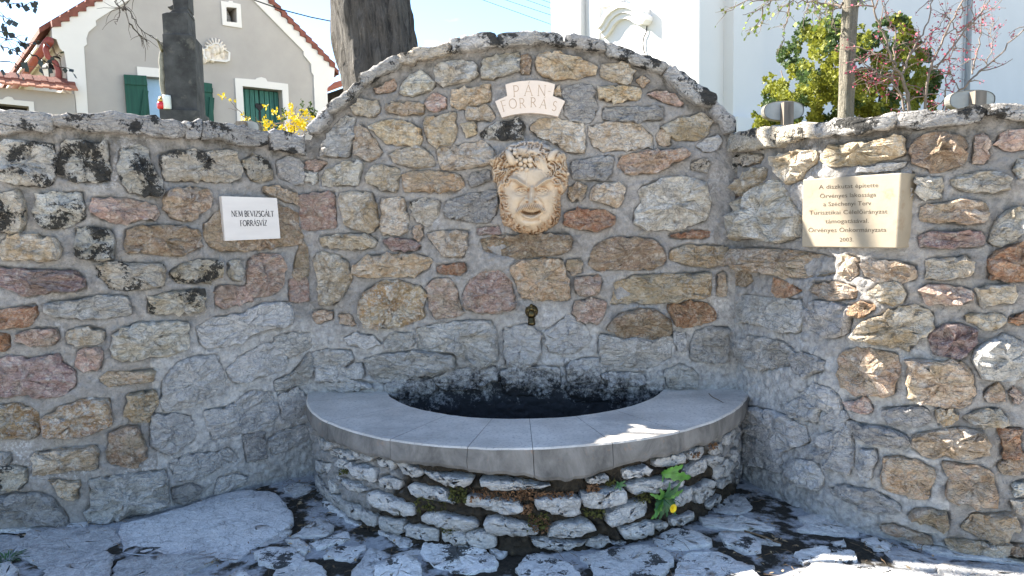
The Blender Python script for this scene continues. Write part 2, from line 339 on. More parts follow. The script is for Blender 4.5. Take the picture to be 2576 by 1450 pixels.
# ------------------------------------------------------------------ curved walls
class Curve:
    def __init__(s, pts, smooth=True, step=0.01):
        P = np.array(pts, float)
        if smooth and len(P) > 2:                                        # Catmull-Rom
            E = np.vstack([2 * P[0] - P[1], P, 2 * P[-1] - P[-2]]); out = []
            for i in range(1, len(E) - 2):
                n = max(2, int(np.linalg.norm(E[i + 1] - E[i]) / step)); t = np.linspace(0, 1, n, endpoint=False)[:, None]
                a, b, c, d = E[i - 1], E[i], E[i + 1], E[i + 2]
                out.append(0.5 * (2 * b + (c - a) * t + (2 * a - 5 * b + 4 * c - d) * t ** 2 + (3 * b - a - 3 * c + d) * t ** 3))
            P = np.vstack(out + [P[-1:]])
        s.P = P; s.S = np.concatenate([[0], np.cumsum(np.linalg.norm(np.diff(P, axis=0), axis=1))]); s.len = s.S[-1]
        T = np.gradient(P, axis=0); T /= np.linalg.norm(T, axis=1)[:, None]; s.N = np.stack([T[:, 1], -T[:, 0]], 1)
        s.phi = np.arctan2(P[:, 0], P[:, 1])
    def offset(s, d): return Curve(s.P + s.N * d, False)
    def hit(s, P):
        d = rays(P); f = np.arctan2(d[:, 0], d[:, 1]); ss = np.interp(f, s.phi, s.S)
        r = np.hypot(np.interp(ss, s.S, s.P[:, 0]), np.interp(ss, s.S, s.P[:, 1])); t = r / np.hypot(d[:, 0], d[:, 1])
        return np.stack([ss, EYE + t * d[:, 2]], 1)
    def pos(s, sz, d=0.0):
        sz = np.asarray(sz, float).reshape(-1, 2); d = np.broadcast_to(np.asarray(d, float).reshape(-1), (len(sz),))
        i = lambda a: np.interp(sz[:, 0], s.S, a)
        return np.stack([i(s.P[:, 0]) + i(s.N[:, 0]) * d, i(s.P[:, 1]) + i(s.N[:, 1]) * d, sz[:, 1]], 1)
LEFT = Curve([(-7.5, 3.3), (-4.5, 3.5), (-3.5, 3.58), (-2.83, 3.67), (-2.43, 3.75), (-2.05, 3.9), (-1.68, 4.18), (-1.30, 4.47)])
MID = Curve([(-1.363, 4.474), (1.443, 4.296)])
RIGHT = Curve([(1.38, 4.30), (1.46, 4.0), (1.65, 3.53), (1.87, 3.31), (2.30, 3.11), (2.8, 2.98), (5.5, 2.75)])
BC = np.array([0.077, 4.665]); R_OUT, R_IN, R_BASE = 1.43, 0.92, 1.375
def arc(r, a0, a1, n=200): a = np.radians(np.linspace(a0, a1, n)); return [(BC[0] + r * math.sin(x), BC[1] - r * math.cos(x)) for x in a]
BASE = Curve(arc(R_BASE, -71.5, 71.5), False)
BASEW = Curve(arc(R_BASE, -84, 84), False)
def outline(poly, seg=0.026, jit=0.004, seed=0, grow=0.013, cut=0.06):
    P = np.array(poly, float); cc = P.mean(0); r_ = np.linalg.norm(P - cc, axis=1)[:, None]; P = cc + (P - cc) * (1 + grow / np.maximum(r_, .02))
    Q = []                                                               # one round of corner cutting
    n = len(P)
    for i in range(n):
        a, b = P[i], P[(i + 1) % n]; Q += [a * (1 - cut) + b * cut, a * cut + b * (1 - cut)]
    P = np.array(Q); L = np.linalg.norm(np.roll(P, -1, 0) - P, axis=1); per = L.sum(); m = int(np.clip(per / seg, 16, 44))
    cs = np.concatenate([[0], np.cumsum(L)]); t = np.linspace(0, per, m, endpoint=False); P2 = np.vstack([P, P[:1]])
    O = np.stack([np.interp(t, cs, P2[:, 0]), np.interp(t, cs, P2[:, 1])], 1)
    rr = np.random.default_rng(seed); return O + rr.normal(0, jit, O.shape)
def stone(poly, curve, mat, parent, h=0.022, seed=0, rough=1.25, name='stone', back=0.022, flat=True, grow=0.013, rings=((1.0, .42), (.962, .82), (.86, 1.0), (.58, 1.06), (.28, 1.08)), jit=0.0055):
    O = outline(poly, seed=seed, jit=jit, grow=grow); c = O.mean(0); n = len(O); rr = np.random.default_rng(seed + 999)
    tilt = rr.normal(0, 0.16, 2) * h / 0.05
    SZ = [O + (O - c) * 0.0]; D = [np.full(n, -back)]
    for k, q in rings:
        p = c + (O - c) * k + (rr.normal(0, 0.0045, O.shape) * (1.6 if k < .7 else 1.0) if k < .98 else 0); SZ.append(p); D.append(np.full(n, h * q))
    SZ = np.vstack(SZ + [c[None]]); D = np.concatenate(D + [[h * 1.1]])
    P3 = np.column_stack([SZ, np.full(len(SZ), seed * 1.37)])
    nz = fbm(P3, 11, 3, 0.55, seed % 50) * 0.6 + np.abs(fbm(P3, 24, 2, 0.6, 5)) * 0.75 - 0.25
    w = np.concatenate([np.zeros(n), np.full(n, .35), np.full(n, .8), np.ones(len(D) - 3 * n)])
    D = D + w * (nz * h * rough + (SZ - c) @ tilt)
    V = curve.pos(SZ, D); k = len(rings) + 1; Fc = []
    for i in range(k - 1):
        Fc += [(i * n + j, i * n + (j + 1) % n, (i + 1) * n + (j + 1) % n, (i + 1) * n + j) for j in range(n)]
    e = (k - 1) * n; Fc += [(e + j, e + (j + 1) % n, len(V) - 1) for j in range(n)]
    A = np.sum(O[:, 0] * np.roll(O[:, 1], -1) - np.roll(O[:, 0], -1) * O[:, 1])
    if A < 0: Fc = [f[::-1] for f in Fc]
    return mesh(name, V, Fc, M[mat], parent, smooth=flat is False)
def wall_body(name, curve, polys, top, parent, s0, s1, step=0.0095, thick=0.42, zlo=-0.06, mat='mortar', amp=1.0, groove=0.030, fine=None):
    f0, f1 = fine if fine else (s0, s1); S = np.concatenate([np.arange(s0, f0, .05), np.arange(max(s0, f0), min(s1, f1), step), np.arange(min(s1, f1), s1 + 1e-6, .05)]); S = np.unique(np.append(S, s1)); ns = len(S); zt = np.array([top(x) for x in S]); nz = int((zt.max() - zlo) / step)
    u = np.linspace(0, 1, nz); G = np.stack([np.repeat(S, nz), (zlo + (zt[:, None] - zlo) * u[None]).ravel()], 1)
    P3 = curve.pos(G); D = fbm(P3, 4.5, 4, 0.55, 3) * 0.010 * amp + np.abs(fbm(P3, 21, 3, 0.6, 9)) * 0.013 * amp - 0.004
    for q in polys:
        q = np.array(q); lo, hi = q.min(0) - 0.04, q.max(0) + 0.04
        m = np.where((G[:, 0] > lo[0]) & (G[:, 0] < hi[0]) & (G[:, 1] > lo[1]) & (G[:, 1] < hi[1]))[0]
        if not len(m): continue
        g = G[m]; d = edge_dist(q, g); ins = inside(q, g)
        D[m] -= np.where(ins, 0.022 * np.clip(d / 0.015, 0, 1), 0) + groove * np.exp(-(d / 0.010) ** 2)
    V = curve.pos(G, D); Fc = [(i * nz + j, (i + 1) * nz + j, (i + 1) * nz + j + 1, i * nz + j + 1) for i in range(ns - 1) for j in range(nz - 1)]
    n0 = len(V); b = curve.pos(np.stack([S, zt], 1), -thick); b2 = curve.pos(np.stack([S, np.full(ns, zlo)], 1), -thick)
    V = np.vstack([V, b, b2])
    Fc += [(i * nz + nz - 1, (i + 1) * nz + nz - 1, n0 + i + 1, n0 + i) for i in range(ns - 1)]
    Fc += [(n0 + i, n0 + i + 1, n0 + ns + i + 1, n0 + ns + i) for i in range(ns - 1)]
    o = mesh(name, V, Fc, M[mat], parent)
    at = o.data.attributes.new('under', 'FLOAT', 'POINT')
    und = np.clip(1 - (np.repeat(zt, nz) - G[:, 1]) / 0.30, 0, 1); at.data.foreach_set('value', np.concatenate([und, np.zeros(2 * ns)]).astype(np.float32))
    return o
STONES_L = '''
A k 26 20,330 150,312 285,330 378,322 388,430 388,540 365,600 250,612 120,600 15,555 12,440
A k 22 462,310 585,308 670,330 768,310 775,440 785,575 720,585 640,588 520,562 432,548 445,430
A k 24 880,370 985,345 1055,355 1075,450 1110,520 1172,640 1160,685 1050,672 940,650 900,600 868,480
B l 16 80,400 160,372 290,378 420,385 580,372 640,470 640,575 480,580 360,570 200,580 105,570
A l 22 -90,690 0,690 130,660 165,760 175,850 160,935 60,945 0,940 -90,930
A k 26 280,700 400,685 585,670 597,760 597,850 500,900 390,918 300,890 275,800
A p 20 680,715 800,710 940,730 1100,765 1138,815 1120,858 1050,840 900,882 760,855 672,815
B t 22 110,690 180,655 330,640 432,660 425,740 360,810 290,865 160,850 120,790
A c 26 10,1020 80,990 270,988 390,1010 430,1080 415,1138 300,1150 180,1135 60,1145 15,1110
A k 26 550,935 670,930 790,940 815,1040 805,1150 700,1150 580,1115 550,1070 570,1010
A b 26 920,945 1000,920 1180,910 1300,920 1440,960 1440,1060 1290,1115 1130,1110 1040,1090 930,1090 908,1040
A v 26 -110,1215 0,1215 120,1225 350,1240 540,1240 590,1290 608,1355 520,1370 350,1375 200,1410 130,1375 0,1330 -110,1320
A l 26 720,1205 850,1180 1050,1190 1165,1185 1170,1340 1050,1345 930,1355 800,1358 770,1300 712,1265
B l 26 160,1230 250,1190 350,1160 480,1160 488,1260 400,1305 280,1310 180,1300 150,1260
B w 18 568,1180 640,1160 660,1230 660,1295 600,1290 570,1240
B p 20 720,1150 790,1115 920,1120 950,1180 950,1330 900,1390 780,1410 700,1405 705,1280 705,1200
B t 14 1090,1020 1150,1060 1155,1130 1140,1250 1060,1290 1035,1240 1060,1130
B p 8 1010,1310 1140,1290 1145,1440 1010,1450
B b 16 400,900 470,830 520,790 920,760 1050,830 1070,960 1070,1030 900,1055 700,1075 540,1085 440,1050 390,980
B c 20 830,640 900,625 1040,670 1070,700 1060,740 980,720 880,690 825,665
B l 14 670,450 740,400 830,440 860,500 880,560 800,580 730,570 690,500
B g 12 925,440 990,415 1090,450 1110,520 1115,600 1040,595 930,545
I r 24 -60,120 0,115 60,110 175,85 180,130 150,175 80,190 0,188 -60,185
I x 20 245,75 330,70 450,50 640,40 652,125 500,145 300,140 240,120
I r 20 -50,235 0,235 40,240 40,290 25,310 0,308 -50,300
I p 18 100,225 200,208 275,210 290,250 270,275 180,278 95,270
I c 18 345,220 430,200 520,215 525,250 480,275 345,278
I w 26 580,230 690,180 800,180 940,172 944,300 860,330 740,345 620,360 575,330
I p 22 405,310 500,305 510,360 505,400 430,410 390,395
I v 22 -90,370 0,365 60,350 150,360 290,340 310,380 370,420 375,490 310,530 210,545 100,525 0,540 -90,530
I t 18 510,455 560,425 650,425 770,410 765,460 640,465 580,480 520,468
I q 24 -80,600 0,600 60,585 150,600 185,630 188,735 150,750 0,745 -80,735
I q 26 225,655 320,600 430,565 550,560 552,680 440,735 300,745 232,745
I y 22 655,535 780,520 780,600 750,660 680,665 635,630
I t 22 555,735 620,705 690,695 720,790 735,850 690,890 600,885 555,870
I c 22 180,830 350,820 480,800 485,910 390,905 250,935 175,930
I x 20 -40,840 0,840 40,835 45,870 20,890 0,885 -40,885
I l 20 -60,925 0,925 60,900 125,910 130,975 80,1010 0,1010 -60,1000
I y 18 260,965 330,980 395,975 385,1055 320,1030
I x 26 460,965 530,960 640,945 830,920 845,1080 760,1100 600,1155 470,1180 430,1130 470,1090
I g 26 -60,1050 0,1050 60,1040 200,1035 270,1070 330,1150 340,1190 200,1180 60,1150 0,1130 -60,1120
J l 22 -5,50 100,25 200,12 258,15 262,112 150,112 60,128 -5,115
J p 14 335,-5 400,-10 500,0 510,55 430,70 375,95 335,80
J s 14 240,200 330,150 480,130 560,80 690,75 710,150 690,190 600,190 540,220 420,275 300,300 250,270
J s 14 70,470 100,430 130,390 220,350 330,340 365,440 360,490 250,570 80,615 60,560
J s 10 390,410 450,350 560,290 650,270 690,330 680,400 560,440 440,470 400,440
J x 12 630,470 720,430 800,330 815,400 780,470 640,515
J s 12 280,620 400,600 500,520 600,530 640,600 630,650 520,700 400,740 320,755 295,700
J s 12 5,640 100,640 200,650 215,760 100,830 10,790
J g 10 470,740 570,730 580,850 490,870
J s 10 100,880 200,840 340,830 345,900 230,945 140,975
J s 8 345,835 390,810 435,860 400,870
J x 8 630,250 700,230 800,230 810,290 700,340 650,310
J s 12 345,960 420,940 480,950 440,1000 330,1030
J g 12 110,1010 200,990 250,1010 220,1060 130,1080
J s 8 650,540 740,500 790,560 760,640 670,650
J s 8 600,760 680,720 780,690 790,760 680,810 620,830
'''
STONES_C = '''
C w 22 1020,290 1180,262 1290,290 1300,370 1240,400 1060,435 1025,400
D w 22 85,245 200,225 320,210 325,330 260,350 180,370 150,388 75,385
D t 14 345,240 395,235 405,345 345,350
D y 26 470,225 600,220 720,245 860,300 860,345 760,375 600,385 500,365 455,310
D c 16 920,290 1060,285 1125,330 1120,380 1080,420 980,400 905,350
C w 22 770,440 850,370 900,345 960,380 1000,440 960,470 850,510 760,490
C o 8 570,460 690,405 715,420 712,470 630,485 575,490
C y 24 1140,490 1170,470 1290,470 1385,440 1390,550 1280,590 1180,600 1135,580
C p 16 950,550 1000,515 1080,530 1080,600 970,615
C t 18 670,590 720,565 880,570 918,600 910,645 800,640 670,630
C c 22 415,590 480,560 590,555 600,620 570,655 420,650
C c 16 1230,610 1380,590 1425,660 1400,690 1240,680
C x 16 150,930 210,810 300,700 370,660 410,690 400,780 380,940 250,945
C c 18 430,770 470,725 510,770 560,840 610,910 570,950 530,980 420,910
C y 24 535,740 650,700 790,705 890,760 905,830 880,875 760,860 660,855 600,790
C y 26 935,680 1040,670 1145,632 1145,730 1140,835 1100,850 1020,868 965,830
C y 14 1205,730 1290,705 1290,780 1235,810
C c 20 680,940 790,900 920,900 985,960 1000,1010 870,1020 740,1000
C c 22 1025,910 1180,880 1340,845 1410,900 1420,970 1350,1015 1200,1030 1065,1040
C w 20 165,1100 280,1030 330,1000 470,1000 450,1090 430,1145 260,1150 180,1150
C c 20 495,1105 570,1020 740,1045 740,1110 720,1195 620,1185 560,1150
C o 20 780,1090 850,1060 1050,1065 1180,1090 1210,1150 1150,1200 1000,1195 880,1195 795,1200
C g 14 1270,1080 1380,1060 1388,1120 1280,1160 1255,1140
C p 10 40,1000 120,980 190,1000 150,1040 50,1040
C w 10 60,1090 115,1080 120,1130 65,1130
C p 22 5,1240 110,1220 250,1215 262,1340 270,1450 200,1460 60,1478 10,1460
C c 22 305,1225 430,1210 545,1225 575,1340 582,1450 560,1480 490,1490 370,1450 330,1350
C c 20 620,1260 770,1260 790,1320 805,1390 790,1490 700,1508 630,1500 618,1400
C l 16 825,1290 940,1262 1040,1285 1020,1370 950,1435 880,1410
C g 22 1085,1300 1180,1250 1330,1220 1440,1215 1440,1350 1380,1420 1250,1410 1090,1380
D c 14 410,740 480,690 600,690 770,720 785,880 770,918 680,915 560,830 460,800
D k 18 60,790 150,730 320,680 360,740 350,810 240,815 80,815
D g 10 650,470 740,435 840,455 870,600 820,700 700,690 660,650
D y 18 890,470 960,455 1165,455 1168,530 1000,550 890,525
D g 16 925,600 1150,605 1330,600 1325,680 1180,690 930,685
D p 10 1240,500 1300,480 1410,510 1470,580 1380,565
D o 10 1160,400 1200,380 1225,410 1195,440
D y 8 580,480 600,445 612,500 585,505
D c 12 820,740 950,710 1150,720 1250,800 1255,880 1100,890 920,905 850,860
D c 14 1330,740 1450,690 1600,650 1690,690 1650,790 1560,830 1420,820
D t 10 1300,810 1330,765 1380,800 1390,865 1310,850
D o 28 1035,960 1150,930 1300,915 1480,905 1520,940 1400,1000 1280,1060 1100,1070 1030,1020
D g 16 700,1000 850,970 980,950 965,1080 900,1110 720,1105
D c 22 850,1180 960,1145 1070,1180 1020,1310 930,1285 835,1250
D b 18 690,1180 740,1150 780,1160 775,1240 710,1270 680,1240
D w 28 1190,1180 1340,1115 1500,1110 1640,1150 1668,1300 1640,1410 1440,1465 1250,1470 1140,1430 1150,1330 1200,1290
D l 12 1550,990 1640,980 1670,1010 1640,1050 1550,1040
D s 10 1590,880 1660,830 1740,800 1750,880 1640,910
F r 22 480,90 560,70 720,75 805,110 800,165 700,215 600,200 470,170
F b 22 -108,290 0,255 200,250 480,245 515,290 490,360 380,390 200,405 0,385 -90,360
F o 22 100,480 180,430 350,425 440,430 465,520 495,620 490,710 350,705 180,700 140,610
F t 12 490,440 570,430 580,510 520,525 490,480
F b 20 645,450 690,330 780,280 960,275 1090,290 1160,370 1170,440 1060,495 900,480 690,500
F y 20 1220,360 1330,325 1500,330 1625,345 1625,450 1540,475 1330,460 1220,420
F p 18 550,560 700,545 720,590 690,665 620,680 550,660
F y 26 800,740 830,600 960,545 1200,545 1490,520 1480,620 1470,690 1300,710 1100,735 900,740
F r 24 1200,760 1340,740 1480,745 1540,840 1420,880 1290,905 1230,850
F p 12 545,740 640,715 740,730 740,820 690,880 560,860 530,800
F b 20 760,930 850,830 980,790 1100,800 1190,860 1205,960 1100,1000 900,990
F x 16 720,960 880,1000 1100,1010 1205,970 1205,1050 1200,1120 1060,1200 880,1180 740,1170 710,1060
F x 18 1355,1080 1400,950 1520,915 1625,920 1625,1150 1520,1150 1380,1150
F s 14 1230,960 1310,960 1320,1080 1270,1070
F s 14 50,930 200,900 290,960 295,1100 240,1190 60,1190
F s 12 340,950 500,830 600,900 640,1000 540,1090 370,1090
F s 14 490,1190 580,1150 690,1140 710,1330 500,1320
F s 12 730,1260 800,1240 1020,1250 1010,1330 780,1340
F x 14 1180,1230 1300,1190 1400,1260 1390,1340 1200,1340
F r 12 1210,250 1400,220 1480,230 1480,260 1250,270
F t 12 1555,540 1600,520 1605,680 1555,680
F s 14 20,1230 200,1200 420,1210 430,1330 300,1400 60,1390
F s 14 480,1350 700,1340 900,1360 880,1440 520,1440
E c 22 160,270 250,255 400,250 520,255 575,290 560,330 480,345 330,335 280,345 190,330
E v 18 635,290 740,280 850,290 890,340 800,365 700,350
E c 22 955,240 1060,225 1235,220 1220,330 1200,400 1080,390 1010,310
E t 12 840,205 905,195 905,265 875,285
E y 26 425,470 520,405 740,395 910,400 970,430 960,480 850,540 700,535 450,540 410,500
E c 20 115,420 150,382 290,400 355,440 385,560 330,660 250,745 160,735 145,580
E r 14 1025,470 1210,455 1220,500 1150,530 1030,515
E q 28 455,740 510,650 620,590 760,590 900,630 935,680 900,780 920,830 820,880 680,900 530,910 470,850
E p 14 955,610 1000,572 1090,570 1150,630 1165,720 1200,800 1120,830 1010,835 960,720
E p 20 1210,680 1260,580 1370,515 1460,515 1530,580 1560,700 1560,770 1450,800 1300,795 1230,770
E t 10 100,800 240,800 240,850 130,880
E x 18 640,1020 700,965 830,960 850,1030 760,1065 640,1050
E x 20 875,930 1000,900 1230,875 1400,870 1430,980 1440,1150 1330,1195 1150,1080 890,1060
E s 14 345,990 400,970 540,980 600,1030 500,1050 380,1035
E x 16 90,1110 200,1080 370,1085 400,1140 370,1180 220,1200 100,1190
E x 20 500,1150 620,1110 850,1090 1130,1110 1140,1200 900,1260 620,1310 540,1260
E s 14 200,1320 400,1300 540,1330 420,1370 220,1370
E t 8 300,820 380,830 410,900 320,880
E v 14 1310,200 1450,190 1460,235 1320,240
E s 14 110,1220 300,1210 470,1180 480,1260 320,1290 130,1300
E s 12 1000,1280 1200,1220 1430,1200 1440,1300 1250,1360 1060,1360
E s 12 640,1330 800,1290 980,1290 1020,1370 820,1420 680,1400
'''
STONES_R = '''
G c 24 530,430 620,390 740,370 830,390 820,440 740,510 720,560 630,595 590,520
G y 22 870,440 910,330 1060,325 1240,300 1450,270 1455,390 1300,425 1180,450 1050,460 960,470
H b 28 415,380 470,270 640,255 780,285 800,330 770,450 680,490 580,505 500,460 420,440
H p 14 880,300 935,255 950,310 960,400 940,440 870,440
H p 16 1030,320 1070,250 1232,225 1300,225 1300,345 1120,355
H w 18 1160,490 1200,440 1280,440 1290,550 1190,545
H w 18 450,570 630,565 620,700 490,700
H w 22 720,590 790,560 880,540 980,530 1100,560 1100,630 1020,660 900,650 780,640
H t 20 485,770 640,750 800,745 930,745 940,870 800,885 640,870 495,870
H w 22 985,1020 1040,890 1120,810 1220,775 1222,910 1160,990 1060,1040
H v 22 475,985 560,955 690,960 840,950 920,960 920,1040 770,1050 620,1060 500,1050
H r 24 985,1150 1060,1090 1140,1060 1240,1060 1330,1060 1330,1300 1240,1300 1110,1300 990,1280
G t 18 1010,1160 1060,1130 1125,1150 1110,1260 1050,1280 1015,1230
H t 24 80,1185 140,1160 300,1175 440,1200 440,1280 330,1300 220,1290 100,1270
H c 22 540,1160 640,1140 720,1160 800,1130 850,1180 840,1250 680,1285 540,1275
G w 34 140,880 170,790 260,720 360,680 450,600 540,590 590,650 640,760 700,850 700,960 640,1010 520,1020 400,980 230,1000 150,950
G c 20 250,640 290,560 360,510 455,505 440,560 360,630 290,680
G k 12 120,480 130,400 230,400 250,470 170,500
G v 10 105,590 190,570 190,690 120,700
G t 26 255,1110 300,1070 420,1070 600,1090 820,1110 940,1140 935,1250 860,1260 720,1280 560,1260 330,1210 260,1170
M t 14 800,60 960,55 1090,90 1090,160 950,165 800,110
M r 8 520,20 600,60 700,110 560,150 520,90
M t 8 215,-20 320,-30 360,30 300,70 225,60
N c 24 130,110 220,60 320,60 375,120 360,180 240,190 160,160
N p 24 490,110 560,65 660,80 840,110 830,175 700,190 560,180
N c 22 900,100 990,75 1110,70 1140,110 1135,185 920,195
N r 16 0,230 60,200 140,210 150,235 60,280 0,280
N c 30 25,420 90,340 200,290 330,240 480,230 560,270 560,380 480,430 390,520 350,490 240,500 120,470
N v 30 570,420 650,370 760,355 870,400 850,490 790,585 690,570 580,540
N c 20 810,300 860,280 950,290 1070,285 1075,360 950,370 880,340
N x 26 870,600 900,530 1010,470 1080,430 1180,470 1240,540 1320,560 1320,690 1240,700 1080,735 940,720 900,650
N t 26 400,620 480,610 620,640 780,630 835,680 860,850 830,920 720,940 590,920 410,870 405,740
N t 18 -90,580 0,540 150,545 300,565 318,680 290,835 130,840 0,840 -90,740
M g 16 755,260 820,185 960,210 1080,230 1045,400 940,440 820,400 760,340
N t 14 950,840 1030,790 1080,830 1070,885 970,890
N p 12 1140,840 1180,825 1200,880 1170,920
N g 16 220,970 380,950 500,955 535,1040 450,1065 350,1050 270,1065
N y 16 595,980 680,965 735,1000 690,1050 630,1060
N c 18 810,1030 880,980 1030,965 1100,1030 1060,1070 930,1060
N g 16 -40,1040 100,1090 250,1100 390,1170 380,1220 280,1225 140,1190 40,1160 -20,1110
N c 26 440,1160 560,1130 740,1105 900,1125 935,1180 940,1270 890,1310 700,1290 540,1300 440,1240
N r 20 1060,1110 1190,1110 1195,1295 1075,1290 1090,1200
O o 20 1270,310 1420,300 1600,360 1700,420 1690,540 1670,670 1520,670 1420,630 1250,580 1240,470
O o 22 1825,350 1950,370 2150,400 2240,440 2300,560 2290,740 2120,720 1860,680 1860,560 1900,480 1830,420
O t 14 2340,370 2430,310 2570,260 2640,300 2640,400 2450,440 2380,430
O t 24 1490,850 1560,795 1700,800 1850,830 1845,940 1800,970 1700,930 1580,870
O y 24 2000,960 2100,840 2250,850 2400,830 2540,920 2500,980 2400,1000 2330,1045 2180,1030 2100,1000
O c 22 1840,1100 1960,1080 2100,1100 2300,1120 2410,1100 2400,1210 2250,1230 2050,1170 1880,1150
O t 18 2440,1130 2620,1130 2640,1220 2460,1200
O s 14 580,260 620,180 720,60 900,0 940,100 945,300 910,425 760,380 620,320
O s 14 1020,400 1050,240 1160,230 1160,330 1100,480 1040,500
O s 12 320,450 400,330 600,350 670,480 640,560 600,590 480,550
O g 16 740,600 870,570 1100,610 1270,680 1385,760 1370,800 1240,800 1030,760 900,700
M s 14 570,960 700,890 800,930 850,960 810,1045 700,1010
M s 12 700,860 820,780 950,840 1000,940 970,985 860,960
M s 10 890,1080 910,1000 1000,970 1030,1000 1020,1080
M x 12 180,250 300,140 440,160 700,180 720,300 690,400 560,400 420,340 290,330
M x 14 250,540 340,440 560,480 640,540 620,640 430,670 290,630
M g 12 640,560 780,580 880,620 860,680 760,710 650,690
M p 12 1040,920 1160,885 1210,950 1190,985 1080,960
M s 12 340,950 560,1000 740,1100 760,1200 560,1250 430,1180 310,1090
M s 10 260,1130 430,1190 550,1250 560,1410 480,1390 280,1340
O w 18 2480,560 2600,520 2600,640 2500,630
O c 18 2470,720 2600,700 2600,800 2490,790
N r 12 1140,300 1232,280 1290,290 1290,330 1150,340
O t 14 1200,950 1340,940 1460,990 1680,1060 1680,1100 1550,1110 1480,1040 1300,1000
G l 12 250,420 330,400 420,400 400,450 300,470
H g 12 350,520 420,530 410,700 355,690
H s 12 40,500 200,470 380,450 300,500 60,520
M s 8 880,1250 960,1250 1000,1330 900,1360
'''
def parse(txt):
    out = []
    for ln in txt.strip().splitlines():
        t, c, h, rest = ln.split(' ', 3); out.append((t, c, float(h) / 1000, rest))
    return out
def lay(txt, curve, parent, seed0):
    polys = []
    for i, (t, c, h, rest) in enumerate(parse(txt)):
        q = curve.hit(px(t, rest)); q[:, 0] = np.clip(q[:, 0], 0.01, curve.len - 0.01); polys.append(q)
        stone(q, curve, c, parent, h * 1.65, seed0 + i)
    return polys
def top_fn(curve, pts, tile='X'):
    q = curve.hit(px(tile, pts)); return lambda x: float(np.interp(x, q[:, 0], q[:, 1]))
XD = 'X'
def pts(s): return [tuple(map(float, p.split(','))) for p in s.split()]
def hitd(curve, s): return curve.hit(np.array(pts(s)))                       # straight from the 2576 wide view
top_l = (lambda q: (lambda x: float(np.interp(x, q[:, 0], q[:, 1]))))(hitd(LEFT, '0,312 250,312 400,327 500,337 640,357 775,366'))
top_r = (lambda q: (lambda x: float(np.interp(x, q[:, 0], q[:, 1]))))(hitd(RIGHT, '1836,352 2000,335 2120,318 2240,306 2450,290 2570,284'))
top_c = (lambda q: (lambda x: float(np.interp(x, q[:, 0], q[:, 1]))))(hitd(MID, '786,352 800,320 850,274 915,222 1000,172 1120,128 1230,106 1350,102 1470,115 1540,138 1620,163 1700,207 1780,264 1832,318 1842,352'))
w_l = thing('stone_wall', 'rubble stone wing wall curving in from the house side, carrying the white notice plaque', 'wall', (-2.4, 3.75, 0))
w_c = thing('stone_wall', 'arched rubble stone wall above the basin, carrying the horned mask', 'wall', (0.04, 4.39, 0))
w_r = thing('stone_wall', 'rubble stone wing wall on the church side, carrying the thick lettered tablet', 'wall', (1.9, 3.3, 0))
pl = lay(STONES_L, LEFT, w_l, 100); pc = lay(STONES_C, MID, w_c, 300); pr = lay(STONES_R, RIGHT, w_r, 500)
def fill_stones(curve, parent, top, s0, s1, seed, zmax=None):                # the stretch outside the picture
    rr = np.random.default_rng(seed); z = 0.1; out = []; i = 0
    while z < 1.95:
        hh = rr.uniform(0.10, 0.17); x = s0 + rr.uniform(0, 0.2)
        while x < s1 - 0.1:
            w = rr.uniform(0.13, 0.34); x1 = min(x + w, s1 - 0.02); k = rr.uniform(0.75, 1.0)
            q = np.array([(x, z), (x + (x1 - x) * .5, z - .01), (x1, z + .01), (x1 + .01, z + hh * k * .6), (x1 - .02, z + hh * k), (x + (x1 - x) * .4, z + hh * k + .01), (x + .01, z + hh * k)])
            q += rr.normal(0, 0.012, q.shape)
            if q[:, 1].max() < top(x) - 0.06:
                out.append(q); stone(q, curve, 'clytpkgwxo'[rr.integers(0, 10)], parent, 0.022, seed + i); i += 1
            x = x1 + rr.uniform(0.035, 0.08)
        z += hh + rr.uniform(0.035, 0.06)
    return out
sL = float(LEFT.hit([(0, 700)])[0, 0]); sR = float(RIGHT.hit([(2576, 700)])[0, 0])
pl += fill_stones(LEFT, w_l, top_l, sL - 1.6, sL - 0.09, 4000); pr += fill_stones(RIGHT, w_r, top_r, sR + 0.07, sR + 1.3, 5000)
wall_body('mortar', LEFT, pl, top_l, w_l, 0.0, LEFT.len + 0.0, fine=(sL - .15, 99))
wall_body('mortar', MID, pc, top_c, w_c, -0.0, MID.len)
wall_body('mortar', RIGHT, pr, top_r, w_r, 0.0, RIGHT.len, fine=(0, sR + .15))
